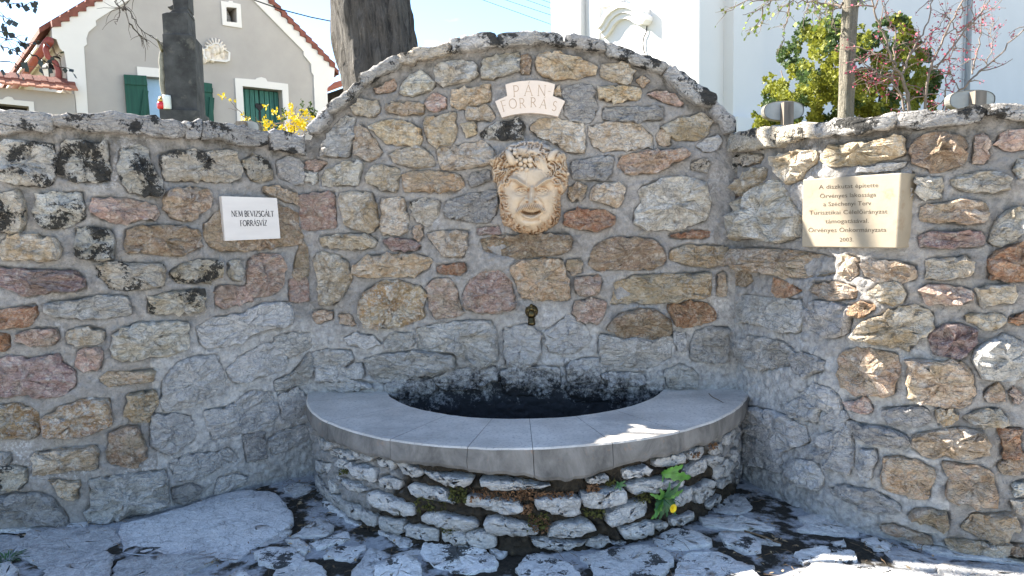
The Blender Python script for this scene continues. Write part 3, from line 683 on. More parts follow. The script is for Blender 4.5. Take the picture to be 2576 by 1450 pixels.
# coping stones: traced front, worn, running back over the wall
def coping(poly, curve, mat, parent, seed, d0=0.065, depth=0.52):
    O = outline(poly, seg=0.028, jit=0.005, seed=seed, grow=0.010, cut=0.05); c = O.mean(0); n = len(O)
    rings = [(0.0, 1.0, d0 - .02), (0.0, .965, d0), (0.0, .80, d0 + .006), (0.0, .45, d0 + .010)]
    SZ = [c + (O - c) * .985, c + (O - c) * 1.0]; D = [np.full(n, d0 - depth), np.full(n, d0 - depth + .03)]
    for q in (0.75, 0.5, 0.25): SZ.append(O.copy()); D.append(np.full(n, d0 - depth * q))
    for _, k, d in rings: SZ.append(c + (O - c) * k); D.append(np.full(n, d))
    SZ = np.vstack(SZ + [c[None]]); D = np.concatenate(D + [[d0 + .012]])
    V = curve.pos(SZ, D); P3 = V * 1.0
    V = V + np.stack([fbm(P3, 9, 4, 0.6, seed % 40 + 60 + i) for i in range(3)], 1) * 0.006
    k = 2 + 3 + len(rings); Fc = [(i * n + j, i * n + (j + 1) % n, (i + 1) * n + (j + 1) % n, (i + 1) * n + j) for i in range(k - 1) for j in range(n)]
    e = (k - 1) * n; Fc += [(e + j, e + (j + 1) % n, len(V) - 1) for j in range(n)] + [tuple(range(n))[::-1]]
    A = np.sum(O[:, 0] * np.roll(O[:, 1], -1) - np.roll(O[:, 0], -1) * O[:, 1])
    if A < 0: Fc = [f[::-1] for f in Fc]
    return mesh('coping_stone', V, Fc, M[mat], parent)
def copings(txt, curve, parent, seed):
    fr = curve.offset(0.065)
    for i, ln in enumerate(txt.strip().splitlines()):
        t, m, rest = ln.split(' ', 2); q = fr.hit(px(t, rest)); q[:, 0] *= curve.len / fr.len
        coping(q, curve, m, parent, seed + i)
copings('''
A cop -520,60 -300,66 0,75 210,78 330,80 385,110 385,225 250,215 0,225 -300,222 -520,218
A cop 395,105 540,95 860,95 1000,110 1290,145 1350,200 1345,245 1250,270 1000,250 850,225 600,205 420,200
B copd 250,155 362,150 360,275 270,260
B copd 372,150 420,150 600,185 848,225 850,330 760,325 650,320 500,270 374,282
B copd 862,225 1000,240 1150,260 1165,330 1150,385 1020,375 950,355 866,340''', LEFT, w_l, 700)
copings('''
C copd 45,735 190,600 222,640 210,700 130,760 85,785
C cop 190,590 440,410 470,460 370,550 228,645
C cop 450,380 470,350 700,230 735,225 750,280 700,320 474,445
C copl 740,215 780,200 1110,115 1120,190 860,260 760,280
C cop 1112,112 1178,95 1188,172 1124,190
D cop -86,94 -40,80 60,60 150,52 176,150 60,160 -76,180
D copd 180,58 400,55 620,60 640,140 450,135 300,145 196,155
D cop 650,70 740,70 920,110 934,178 800,165 655,142
D copd 932,138 1060,165 1240,235 1390,290 1340,335 1290,330 1130,265 950,210
D copd 1388,292 1520,370 1720,510 1710,590 1600,560 1500,490 1340,345
D cop 1718,560 1790,620 1866,700 1860,760 1790,775 1760,700 1700,640''', MID, w_c, 720)
copings('''
G copl 140,320 190,240 380,210 570,180 786,165 794,265 700,280 520,330 380,350 150,365
G cop 796,165 1000,140 1200,125 1335,110 1344,200 1200,225 1000,240 880,260 802,268
H copd 258,110 330,85 600,90 780,60 872,30 884,130 760,175 500,185 330,195 264,192
H cop 876,28 1000,22 1240,36 1400,34 1800,30 1800,140 1400,146 1240,142 1100,135 1000,115 888,100''', RIGHT, w_r, 740)
def fill_coping(curve, parent, s0, s1, z0, z1, seed):
    rr = np.random.default_rng(seed); x = s0; i = 0
    while x < s1 - 0.1:
        x1 = min(x + rr.uniform(0.35, 0.8), s1)
        coping(np.array([(x, z0), (x1 - .015, z0 + rr.normal(0, .006)), (x1 - .015, z1), ((x + x1) / 2, z1 + .01), (x, z1 + rr.normal(0, .008))]), curve, ('cop', 'copd')[i % 2], parent, seed + i); x = x1; i += 1
fill_coping(LEFT, w_l, 0.05, float(LEFT.hit(px('A', '-526,100'))[0, 0]), 2.12, 2.24, 800)
fill_coping(RIGHT, w_r, float(RIGHT.hit(px('H', '1806,100'))[0, 0]), RIGHT.len - 0.05, 1.98, 2.10, 830)
# ------------------------------------------------------------------ ground
def mat_soil():
    t = NT('soil_and_mortar_ground'); n1 = t.noise(2.6, 5, 0.6); n2 = t.noise(38, 7, 0.72); n3 = t.noise(150, 4, 0.7)
    soil = t.ramp(n2, [(0.3, (0.012, 0.011, 0.009)), (0.6, (0.045, 0.038, 0.028)), (0.75, (0.12, 0.105, 0.085))])
    mort = t.ramp(n2, [(0.3, (0.26, 0.27, 0.285)), (0.7, (0.52, 0.53, 0.55))])
    mask = t.ramp(t.math('ADD', n1, t.math('MULTIPLY', t.noise(11, 5, 0.65), 0.35)), [(0.64, 0.0), (0.71, 1.0)])
    X = t.xyz(); far = t.math('ADD', t.math('MAXIMUM', t.math('SUBTRACT', 2.3, X[1]), t.math('SUBTRACT', t.math('ABSOLUTE', X[0]), 3.6)), t.math('MULTIPLY', t.noise(1.5, 4, .6), .5))
    bounce_grav = t.ramp(n2, [(0.3, (0.46, 0.41, 0.34)), (0.7, (0.66, 0.60, 0.51))])  # unseen ground beyond the paving, made pale to bounce warm light onto the walls
    t.col(t.mix(t.ramp(far, [(0.3, 0.0), (0.5, 1.0)]), t.mix(mask, soil, mort), bounce_grav)); t.bump(t.math('ADD', n2, t.math('MULTIPLY', n3, 0.5)), 0.8, 0.02); return t.m
M['soil'] = mat_soil()
xs = np.concatenate([[-300, -100, -40, -15, -8], np.arange(-5, 5.01, 0.04), [8, 15, 40, 100, 300]]); ys = np.concatenate([[-300, -100, -40, -15, -5, 0, 1, 2], np.arange(2.5, 4.61, 0.03), [6, 20, 60, 200, 500]])
gx, gy = np.meshgrid(xs, ys, indexing='ij'); G = np.stack([gx.ravel(), gy.ravel(), np.zeros(gx.size)], 1)
near = (np.abs(G[:, 0]) < 5) & (G[:, 1] > 2.4) & (G[:, 1] < 4.6)
G[:, 2] = np.where(near, fbm(G, 5, 4, 0.55, 21) * 0.005 + np.abs(fbm(G, 25, 2, 0.5, 23)) * 0.004 - 0.008, -0.010)
ny = len(ys); gr = mesh('ground', G, [(i * ny + j, (i + 1) * ny + j, (i + 1) * ny + j + 1, i * ny + j + 1) for i in range(len(xs) - 1) for j in range(ny - 1)], M['soil'], origin=(0, 0, 0)); gr['kind'] = 'structure'
class Floor:
    def pos(s, sz, d=0.0):
        sz = np.asarray(sz, float).reshape(-1, 2); return np.column_stack([sz, np.broadcast_to(np.asarray(d, float).reshape(-1), (len(sz),))])
FLOOR = Floor()
FLAGS = '''
P slab 16 1025,630 1500,515 1900,395 2100,365 2340,385 2500,560 2510,640 2230,790 2080,880 2000,930 1720,880 1400,880 1090,860 1050,740
P flagd 12 250,690 950,650 1030,760 870,850 600,930 400,1000 120,880
P flagd 12 400,1010 900,860 960,920 930,1065 900,1130 380,1130
P flag 12 -60,1000 90,960 150,1060 160,1130 -60,1130
P flag 10 0,640 400,610 740,600 720,640 300,670 0,690
P flagd 12 1110,920 1400,900 1700,890 1840,930 1700,1000 1560,1060 1500,1120 980,1120 1000,960
P flagd 12 -200,720 90,720 200,760 100,860 -200,900
Z flagw 16 -120,690 -20,660 100,650 165,720 140,765 0,770 -100,740
Z flag 14 50,612 130,600 200,660 165,688
Z flag 14 0,795 180,735 275,775 300,870 0,870
Z flagw 14 270,390 370,380 500,400 640,450 620,490 480,510 410,470 330,420
Z flagw 12 200,620 280,600 420,560 440,600 330,640 250,660
Z slab 12 430,860 570,655 680,705 850,655 868,690 720,720 585,780 575,860
Z flagw 18 600,775 760,705 830,735 870,790 840,860 600,860
Z flagw 20 880,640 940,600 1080,610 1200,660 1330,740 1300,780 1130,800 960,760 870,690
Z flag 12 620,560 700,540 880,540 860,590 800,640 740,645 700,600
Z flag 14 1262,640 1345,612 1400,660 1345,715 1290,680
Z flag 12 -200,560 -90,530 90,560 60,590 -100,640
L flagw 20 0,1310 100,1300 220,1340 320,1390 390,1480 380,1540 0,1540 -60,1400
L flagw 20 385,1320 480,1290 700,1260 830,1240 1000,1290 1060,1350 1000,1430 900,1520 500,1520 490,1390
L flagw 16 920,1190 1050,1120 1160,1120 1330,1200 1320,1240 1120,1260 960,1240
L flagw 18 1110,1330 1200,1280 1400,1290 1480,1350 1640,1420 1700,1520 1070,1520
Y flagw 14 510,590 640,580 740,630 720,680 640,690 540,650
Y flag 12 400,500 520,510 620,490 800,560 680,570 560,570 420,545
Y flagd 10 470,460 510,385 640,390 680,460 600,482
Y flag 12 735,618 840,650 745,642
Y flagw 16 920,700 1040,665 1237,690 1250,745 1080,740 960,750
O flagw 18 420,1480 600,1310 850,1320 1050,1360 1280,1355 1550,1390 1690,1422 1720,1520 430,1520
O flag 14 440,880 600,850 760,920 900,990 780,1000 560,950
Y flag 12 930,575 1040,490 1160,500 1237,530 1260,600 1100,590
O flag 16 950,930 1150,995 1400,1085 1650,1165 1900,1240 2200,1270 2600,1310 2600,1265 2200,1215 1900,1195 1700,1130 1380,1060 1000,915
O flagd 12 1250,1200 1500,1190 1700,1275 1870,1300 1700,1375 1400,1310
O flagd 12 1760,1340 2000,1300 2600,1340 2620,1500 1900,1500
O flagw 12 780,1110 860,1095 870,1130 800,1150
O flag 12 1050,1090 1180,1060 1280,1110 1290,1170 1160,1180
'''
pave = bpy.data.objects.new('pavement', None); link(pave, None, (0, 3.4, 0)); pave['kind'] = 'structure'; tag(pave, 'worn irregular flagstone paving with earth in the joints in front of the basin')
fpolys = []
fr_rings = ((1.0, .5), (.99, .9), (.965, 1.0), (.65, 1.0), (.33, 1.0))
def flag(q, m, h, seed): stone(q, FLOOR, m, pave, h * .62, seed, rough=0.3, name='flagstone', flat=False, grow=0.010, back=0.03, rings=fr_rings, jit=0.005)
for i, (t, m, h, rest) in enumerate(parse(FLAGS)):
    q = on_z(px(t, rest))[:, :2]; fpolys.append(q); flag(q, m, h, 900 + i)
# smaller pieces between and around them
def clip_half(poly, a, nrm):
    out = []
    for i in range(len(poly)):
        p, q = poly[i], poly[(i + 1) % len(poly)]; dp, dq = (p - a) @ nrm, (q - a) @ nrm
        if dp <= 0: out.append(p)
        if dp * dq < 0: out.append(p + (q - p) * dp / (dp - dq))
    return out
rr = np.random.default_rng(5); seeds = []
for _ in range(9000):
    p = np.array([rr.uniform(-3.4, 3.0), rr.uniform(1.9, 4.45)]); dmin = 0.13 if p[1] > 2.95 else 0.26
    if all((p[0] - s[0]) ** 2 + (p[1] - s[1]) ** 2 > dmin * dmin for s in seeds): seeds.append(p)
    if len(seeds) > 380: break
SA = np.array(seeds); kk = 0
lim = np.vstack([LEFT.P + LEFT.N * 0.03, RIGHT.P + RIGHT.N * 0.03])
for i, p in enumerate(SA):
    poly = [p + np.array(v) for v in ((-.4, -.4), (.4, -.4), (.4, .4), (-.4, .4))]
    for j in np.argsort(np.sum((SA - p) ** 2, 1))[1:14]:
        d = SA[j] - p; poly = clip_half(poly, p + d / 2, d)
        if len(poly) < 3: break
    if len(poly) < 3: continue
    q = np.array(poly); c = q.mean(0); q = c + (q - c) * (1 - 0.02 / max(0.06, np.linalg.norm(q - c, axis=1).mean())); q = q + rr.normal(0, 0.008, q.shape)
    probe = np.vstack([q, (q + np.roll(q, -1, 0)) / 2, c[None]])
    if np.any(np.hypot(probe[:, 0] - BC[0], probe[:, 1] - BC[1]) < R_BASE + 0.03): continue
    yl = np.interp(probe[:, 0], LEFT.P[:, 0], LEFT.P[:, 1]); yr = np.interp(probe[:, 0], RIGHT.P[:, 0], RIGHT.P[:, 1])
    if np.any((probe[:, 0] < -1.3) & (probe[:, 1] > yl - 0.05)) or np.any((probe[:, 0] > 1.38) & (probe[:, 1] > yr - 0.06)): continue
    if any(inside(f, probe).any() or inside(q, f).any() or edge_dist(f, probe).min() < 0.008 for f in fpolys): continue
    if rr.uniform() < 0.10: continue
    flag(q, ('flag', 'flagw', 'flag', 'flagw', 'slab', 'flagw')[rr.integers(0, 6)], rr.uniform(.006, .014), 1500 + i); kk += 1
# plant litter lying in the joints
mb = MB()
def ground_pt():
    while True:
        p = np.array([rr.uniform(-3, 2.9), rr.uniform(2.3, 4.4)])
        yl = np.interp(p[0], LEFT.P[:, 0], LEFT.P[:, 1]) if p[0] < -1.3 else (np.interp(p[0], RIGHT.P[:, 0], RIGHT.P[:, 1]) if p[0] > 1.38 else 4.4)
        if p[1] > yl - 0.04 or np.hypot(*(p - BC)) < R_BASE + 0.02: continue
        onf = any(inside(f, p[None])[0] for f in fpolys)
        if onf and rr.uniform() < 0.93: continue
        if fbm(np.array([[p[0], p[1], 0.3]]), 2.2, 3, 0.5, 31)[0] < 0.02 and rr.uniform() < 0.8: continue
        return p, (0.022 if onf else 0.010)
for _ in range(900):
    (p, z) = ground_pt(); a = rr.uniform(0, math.pi); l = rr.uniform(0.012, 0.05) if rr.uniform() < 0.93 else rr.uniform(0.08, 0.18); b = a + rr.normal(0, 0.5)
    mb.tube([(p[0], p[1], z + .002), (p[0] + math.cos(a) * l / 2, p[1] + math.sin(a) * l / 2, z + rr.uniform(.002, .010)), (p[0] + math.cos(a) * l / 2 + math.cos(b) * l / 2, p[1] + math.sin(a) * l / 2 + math.sin(b) * l / 2, z + .003)], rr.uniform(.0007, .0016), 4)
M['twig'] = plain('dry_twig', (0.14, 0.095, 0.055), 0.5, scale=30)
tag(mb.build('twig_litter', M['twig'], kind='stuff'), 'dry twigs and stems scattered in the paving joints', 'litter')
mb = MB()
for _ in range(420):
    (p, z) = ground_pt(); a = rr.uniform(0, 6.28); l = rr.uniform(.006, .016); w = l * rr.uniform(.3, .6); ca, sa = math.cos(a), math.sin(a)
    Lf = np.array([(-l, 0, 0), (0, -w, rr.uniform(0, .006)), (l, 0, rr.uniform(0, .008)), (0, w, rr.uniform(0, .006))]); mb.add(np.column_stack([Lf[:, 0] * ca - Lf[:, 1] * sa + p[0], Lf[:, 0] * sa + Lf[:, 1] * ca + p[1], Lf[:, 2] + z + .002]), [(0, 1, 2, 3)])
M['deadleaf'] = plain('dead_leaf', (0.30, 0.22, 0.13), 0.6, scale=14)
tag(mb.build('dead_leaves', M['deadleaf'], kind='stuff'), 'small dead leaves and husks lying between the flagstones', 'litter')
def stick(name, P, r, label): mb = MB(); mb.tube(P, r, 6); return tag(mb.build(name, M['twig'], smooth=True), label, 'twig')
q = on_z(px('Y', '640,572 700,588 770,612 845,642'), 0.03); stick('fallen_stick', q, [.0045, .004, .0035, .003], 'long straight dry stick lying on the paving near the church side wall')
q = on_z(px('L', '1320,125 1345,150 1390,172 1425,192'), 0.541); stick('twig', q, [.0022, .002, .002, .0012], 'thin dark twig lying on the basin rim')
# ------------------------------------------------------------------ basin
def mat_rim():
    t = NT('basin_rim_stone'); n = t.noise(4, 6, 0.6); n2 = t.noise(60, 6, 0.7); c = t.ramp(n, [(0.3, (0.41, 0.38, 0.34)), (0.7, (0.61, 0.575, 0.52))])
    c = t.mix(t.ramp(n2, [(0.36, 0.7), (0.48, 0.0)]), c, (0.27, 0.26, 0.25))
    c = t.mix(t.ramp(t.noise(2.3, 6, 0.7), [(0.52, 0.0), (0.66, 0.6)]), c, (0.30, 0.285, 0.265))
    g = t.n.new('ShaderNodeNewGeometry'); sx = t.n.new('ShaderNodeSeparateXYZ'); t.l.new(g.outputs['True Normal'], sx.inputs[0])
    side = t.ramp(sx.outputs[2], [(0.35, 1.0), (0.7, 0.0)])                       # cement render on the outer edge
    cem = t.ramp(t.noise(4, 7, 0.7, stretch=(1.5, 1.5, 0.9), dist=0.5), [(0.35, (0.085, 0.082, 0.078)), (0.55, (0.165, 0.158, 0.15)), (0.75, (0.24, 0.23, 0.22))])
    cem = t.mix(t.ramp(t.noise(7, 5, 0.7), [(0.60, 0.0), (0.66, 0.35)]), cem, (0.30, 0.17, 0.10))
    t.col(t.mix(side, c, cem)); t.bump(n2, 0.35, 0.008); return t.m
M['rim'] = mat_rim()
def mat_basewall():
    t = NT('mossy_earth_joint'); n = t.noise(26, 7, 0.7); X = t.xyz(); ax = t.math('ABSOLUTE', t.math('ADD', X[0], -0.25))
    dark = t.ramp(n, [(0.3, (0.012, 0.010, 0.008)), (0.6, (0.05, 0.04, 0.028)), (0.8, (0.10, 0.075, 0.04))])
    gray = t.ramp(n, [(0.3, (0.16, 0.158, 0.155)), (0.7, (0.36, 0.35, 0.34))])
    k = t.math('ADD', t.math('ADD', ax, t.math('MULTIPLY', t.noise(6, 4, 0.6), 0.5)), t.math('MULTIPLY', X[2], 0.9))
    t.col(t.mix(t.ramp(maprange(t, k, 1.15, 1.6, 0, 1), [(0.35, 0.0), (0.65, 1.0)]), dark, gray)); t.bump(n, 0.9, 0.03); return t.m
M['joint'] = mat_basewall()
M['bstone'] = stone_mat('basin_stone', (0.58, 0.565, 0.55), (0.49, 0.48, 0.47), (0.68, 0.66, 0.63), 0.0, bumpk=0.7)
basin = thing('fountain_basin', 'half round stone basin with a pale slab rim below the horned mask', 'basin', (0.08, 3.8, 0))
BST = '''
K 34 375,660 430,640 550,680 555,765 480,745 400,710
K 34 590,730 640,720 740,760 725,815 650,800 590,780
K 36 780,800 800,780 900,790 1060,830 1070,880 1130,915 1000,880 820,855
K 38 1190,890 1230,860 1400,880 1560,900 1630,950 1600,975 1520,985 1350,950 1200,930
K 40 510,840 560,830 680,880 830,940 840,1000 760,1010 640,960 510,900
K 40 900,990 1000,980 1150,1010 1280,1050 1280,1100 1160,1100 1000,1070 910,1040
K 42 1335,1030 1420,1015 1600,1060 1700,1090 1720,1140 1560,1150 1400,1130 1340,1090
K 32 890,690 1000,700 1250,730 1240,770 1180,795 1080,775 960,740
K 32 1300,740 1420,740 1640,770 1830,790 1700,810 1460,815 1330,790
K 26 550,590 690,600 690,660 600,640
K 26 700,620 780,640 890,680 870,735 740,690
K 26 260,620 330,600 380,640 370,680 300,660
K 20 200,520 330,540 420,600 360,600 230,570
K 18 120,430 230,470 240,530 150,520
K 18 380,530 470,560 540,590 480,610 390,580
K 20 120,600 220,640 210,700 130,680
K 26 260,720 420,780 500,820 440,830 300,780
L 40 45,880 150,865 385,875 370,1005 240,990 80,950
L 40 395,850 560,820 700,800 700,890 540,950 410,940
L 38 715,790 850,750 1090,720 1100,780 900,830 760,850
L 38 560,990 700,940 860,900 860,990 740,1040 580,1075
L 34 1040,860 1180,800 1190,890 1080,950 1040,930
L 30 1160,660 1270,580 1285,660 1220,710 1150,720
L 42 160,1100 260,1060 420,1040 500,1090 400,1140 240,1160 155,1160
L 42 660,1100 800,1070 910,1050 905,1120 780,1160 700,1175
L 30 1030,1030 1200,980 1195,1030 1110,1070 1030,1080
L 24 1190,830 1330,740 1345,790 1220,860
L 24 1350,640 1450,600 1490,640 1440,720 1360,740
L 24 1290,590 1400,560 1410,620 1310,650
L 30 430,760 560,710 590,730 540,760 480,775
L 32 690,690 850,650 900,680 780,730 700,740
L 34 450,1190 560,1150 600,1190 500,1230 430,1240
L 22 610,1200 700,1200 710,1235 620,1240
L 22 1210,870 1300,815 1350,830 1280,900 1215,920
L 20 1300,930 1400,850 1400,900 1310,960
L 26 -40,1070 70,1070 80,1110 -40,1120
L 20 1420,430 1490,370 1500,450 1420,500
L 20 1320,520 1400,480 1415,550 1330,570
L 22 910,1060 990,1050 990,1095 915,1105
L 18 1390,760 1470,700 1475,760 1400,820
L 26 20,1170 300,1200 420,1200 300,1240 60,1240
'''
bpolys = []
dlt = (71.5 - 84) / -1.0                                                  # degrees between the two base curves
bw = mesh  # placeholder name kept short
polyw = []
base_parts = []
for i, ln in enumerate(BST.strip().splitlines()):
    t, h, rest = ln.split(' ', 2); q = BASE.hit(px(t, rest)); q[:, 0] = np.clip(q[:, 0], 0.01, BASE.len - 0.01); q[:, 1] = np.clip(q[:, 1], 0.004, 0.44)
    bpolys.append(q); base_parts.append((q, float(h) / 1000, 2000 + i))
zc = 0.03
rr0 = np.random.default_rng(17)
while zc < 0.40:
    hh = rr0.uniform(.045, .065); sx_ = 0.02 + rr0.uniform(0, .05)
    while sx_ < BASE.len - 0.05:
        w_ = rr0.uniform(.09, .20); q = np.array([(sx_, zc), (sx_ + w_ * .5, zc - .004), (sx_ + w_, zc), (sx_ + w_, zc + hh * .9), (sx_ + w_ * .5, zc + hh), (sx_, zc + hh * .9)]) + rr0.normal(0, .005, (6, 2))
        q[:, 0] = np.clip(q[:, 0], .01, BASE.len - .01); pr_ = np.vstack([q, (q + np.roll(q, -1, 0)) / 2, q.mean(0)[None]])
        if not any(inside(b_, pr_).any() or inside(q, b_).any() or edge_dist(b_, pr_).min() < .006 for b_ in bpolys): bpolys.append(q); base_parts.append((q, .024, 2200 + len(bpolys)))
        sx_ += w_ + rr0.uniform(.012, .03)
    zc += hh + rr0.uniform(.014, .024)
off = BASEW.len / 2 - BASE.len / 2
bwall = wall_body('base_wall', BASEW, [q + np.array([off, 0]) for q in bpolys], lambda x: 0.45, basin, 0.0, BASEW.len, thick=0.30, zlo=-0.03, mat='joint', amp=2.0, groove=0.045)
for q, h, sd in base_parts: stone(q, BASE, 'bstone', bwall, h * 0.75, sd, back=0.05, grow=0.004, rough=0.7, jit=0.003, flat=False)
# rim slabs, their joints read from the picture
ang = lambda P, r: math.degrees(math.atan2(on_z(P, 0.535)[0, 0] - BC[0], BC[1] - on_z(P, 0.535)[0, 1]))
jo = [px('K', s) for s in ('130,190', '370,300', '690,385', '1150,465', '1710,515')] + [px('L', s) for s in ('640,470', '1075,380')]
ji = [px('K', s) for s in ('480,130', '850,190', '1180,260', '1455,300', '1645,305')] + [px('L', s) for s in ('340,295', '610,240')]
cuts = [-86.0] + [0.5 * (ang(a, 1) + ang(b, 1)) for a, b in zip(jo, ji)] + [44.0 if False else 62.0] + [84.0]
cuts = [c for i, c in enumerate(cuts) if i == 0 or c > cuts[i - 1] + 3]
RB = Curve(arc(R_OUT, -71.5, 71.5), False)
rb = RB.hit(np.vstack([px('K', '100,350 130,380 330,460 560,560 800,640 1000,670 1250,700 1450,725 1700,740'), px('L', '200,770 330,800 480,740 700,640 900,600 1080,575 1200,540 1330,470 1480,340')]))
rb_ang = np.degrees(rb[:, 0] / R_OUT) - 71.5
_ra = np.arange(-95, 96, 1.0); _rz = np.interp(_ra, rb_ang, rb[:, 1]); _rz = np.convolve(np.pad(_rz, 6, 'edge'), np.ones(13) / 13, 'valid')
def rim_bottom(a): return float(np.clip(np.interp(a, _ra, _rz), 0.33, 0.42))
for i in range(len(cuts) - 1):
    a0, a1 = cuts[i] + 0.06, cuts[i + 1] - 0.06; n = max(5, int((a1 - a0) / 0.8)); V = []; sec = 9
    for a in np.linspace(a0, a1, n):
        x = math.radians(a); u = np.array([math.sin(x), -math.cos(x)]); zb = rim_bottom(a) + 0.008 * vnoise(np.array([[a * .6, i, 0]]))[0]
        prof = [(R_IN, 0.40), (R_IN, 0.525), (R_IN + .006, 0.534), (R_OUT - .008, 0.535), (R_OUT, 0.527), (R_OUT + .002, 0.47), (R_OUT, zb + .02), (R_OUT - .015, zb), (R_OUT - .12, zb - .003)]
        for r, z in prof: V.append((BC[0] + u[0] * r, BC[1] + u[1] * r, z))
    V = np.array(V); V[:, :2] += 0.004 * np.stack([fbm(V, 9, 3, .6, 81), fbm(V, 9, 3, .6, 82)], 1); V[:, 2] += 0.0025 * fbm(V, 3, 2, .5, 77)
    Fc = [(k * sec + j, k * sec + (j + 1) % sec, (k + 1) * sec + (j + 1) % sec, (k + 1) * sec + j) for k in range(n - 1) for j in range(sec)]
    Fc += [tuple(range(sec))[::-1], tuple((n - 1) * sec + j for j in range(sec))]
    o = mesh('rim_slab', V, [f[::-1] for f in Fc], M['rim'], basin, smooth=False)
M['wet'] = plain('wet_black_lining', (0.016, 0.017, 0.018), 0.5, 0.6, 20, 0.5, 40)
mb = MB(); n = 60; A = np.radians(np.linspace(-88, 88, n))
V = [(BC[0] + (R_IN + .004) * math.sin(a), BC[1] - (R_IN + .004) * math.cos(a), z) for z in (0.5, 0.2) for a in A]
mb.add(V, [(k, k + 1, n + k + 1, n + k) for k in range(n - 1)])
mb.add([(BC[0] + (R_IN + .004) * math.sin(a), BC[1] - (R_IN + .004) * math.cos(a), 0.2) for a in A], [tuple(range(n))])
mb.build('inner_lining', M['wet'], basin, origin=(0.08, 4.2, 0.2))
# moss hanging from the joints of the basin
M['moss'] = plain('moss', (0.075, 0.075, 0.02), 0.5, 0.95, 20); M['mossb'] = plain('dry_moss', (0.17, 0.09, 0.045), 0.5, 0.95, 20)
def tuft(boxes, mat, label, nn, seed):
    rr = np.random.default_rng(seed); mb = MB()
    for (t, x0, y0, x1, y1, k) in boxes:
        for _ in range(int(nn * k)):
            p = BASE.hit(px(t, [(rr.uniform(x0, x1), rr.uniform(y0, y1))])); c = BASE.pos(p, rr.uniform(0.0, 0.035))[0]
            s_ = rr.uniform(.003, .008); V = c + rr.normal(0, 1, (4, 3)) * s_; mb.add(V, [(0, 1, 2), (0, 2, 3)])
    return tag(mb.build('moss', mat, kind='stuff'), label, 'moss')
tuft([('K', 850, 870, 1060, 960, 1.2), ('K', 1090, 810, 1210, 900, 1), ('K', 310, 670, 350, 700, .3), ('L', 400, 950, 560, 1010, .5), ('L', 780, 820, 880, 900, .5), ('K', 1030, 1080, 1120, 1140, .3), ('L', 0, 980, 150, 1100, .9), ('K', 700, 950, 760, 990, .3), ('L', 560, 740, 620, 790, .3)], M['moss'], 'green moss growing in the basin wall joints', 150, 3)
tuft([('K', 1240, 800, 1680, 890, 2.2), ('L', -60, 830, 330, 880, 1.4), ('L', 430, 785, 515, 830, .6), ('L', 1290, 480, 1350, 520, .4), ('L', 20, 1000, 160, 1110, 1), ('K', 1600, 920, 1680, 1000, .6), ('L', 1160, 545, 1220, 590, .4)], M['mossb'], 'brown dried moss under the basin rim', 130, 4)
# dandelion and small weeds rooted in the joints
M['leafg'] = plain('dandelion_leaf', (0.07, 0.19, 0.025), 0.35, 0.5, 25, spec=0.5); M['leafd'] = plain('dark_weed_leaf', (0.035, 0.10, 0.03), 0.35, 0.5, 25, spec=0.5); M['petal'] = plain('yellow_petal', (0.85, 0.60, 0.02), 0.15, 0.6, 40)
def toothed_leaf(mb, base, d, up, l, w, droop=0.3, teeth=5):
    d = np.array(d) / np.linalg.norm(d); sd = np.cross(d, up); sd /= np.linalg.norm(sd); nrm = np.cross(sd, d); n = teeth * 2 + 1; V = []
    for i in range(n):
        t = i / (n - 1); c = np.array(base) + d * l * t + nrm * (0.25 * l * t - (droop + .25) * l * t * t)
        ww = w * (math.sin(math.pi * min(1, t * .85 + .12)) ** .8) * (1.0 if i % 2 else 0.55)
        V += [c - sd * ww + nrm * .12 * ww, c, c + sd * ww + nrm * .12 * ww]
    mb.add(V, [(3 * i + a, 3 * i + a + 1, 3 * i + a + 4, 3 * i + a + 3) for i in range(n - 1) for a in (0, 1)])
def bp(t, x, y, d=0.03): return BASE.pos(BASE.hit(px(t, [(x, y)])), d)[0]
def outn(p): v = np.array([p[0] - BC[0], p[1] - BC[1], 0]); return v / np.linalg.norm(v)
b = bp('L', 955, 870, 0.03); o_ = outn(b); sd = np.array([-o_[1], o_[0], 0])
dl = thing('dandelion_plant', 'flowering dandelion growing out of the basin wall', 'dandelion', tuple(b))
rr = np.random.default_rng(9)
for a in np.linspace(0, 2 * math.pi, 13, endpoint=False):
    mb = MB(); dd = sd * math.cos(a) * 1.0 + np.array([0, 0, 1]) * (math.sin(a) * .8 - .15) + o_ * .55
    toothed_leaf(mb, b, dd, o_ if abs(math.sin(a)) > .3 else np.array([0, 0, 1.0]), rr.uniform(.075, .125), rr.uniform(.013, .021), .35); mb.build('leaf', M['leafd' if rr.uniform() < .7 else 'leafg'], dl)
fc = bp('L', 960, 908, 0.10); mb = MB(); mb.tube([b, (b + fc) / 2 + o_ * .02, fc], .0018, 6); mb.build('stem', M['leafg'], dl, True)
mb = MB()
for ring, (r, k) in enumerate(((.021, 18), (.015, 14), (.008, 8))):
    for a in np.linspace(0, 6.283, k, endpoint=False):
        u = sd * math.cos(a + ring) + np.array([0, 0, 1]) * math.sin(a + ring); w = np.cross(u, o_) * .0028; c = fc + o_ * (.002 + .003 * ring)
        mb.add([c - w * .4, c + u * r - w + o_ * .004, c + u * r * 1.08 + o_ * .004, c + u * r + w + o_ * .004, c + w * .4], [(0, 1, 2, 3, 4)])
mb.build('flower', M['petal'], dl)
b = bp('L', 950, 690, 0.03); o_ = outn(b)
wd = thing('weed', 'broad bright green leaves sprouting below the basin rim', 'weed', tuple(b))
for (x, y, w) in ((1065, 630, .024), (1125, 715, .030), (990, 640, .016), (925, 730, .010), (1040, 690, .014)):
    e = bp('L', x, y, 0.07); mb = MB(); toothed_leaf(mb, b, e - b, o_, np.linalg.norm(e - b) * 1.05, w, .15, 4); mb.build('leaf', M['leafg'], wd)
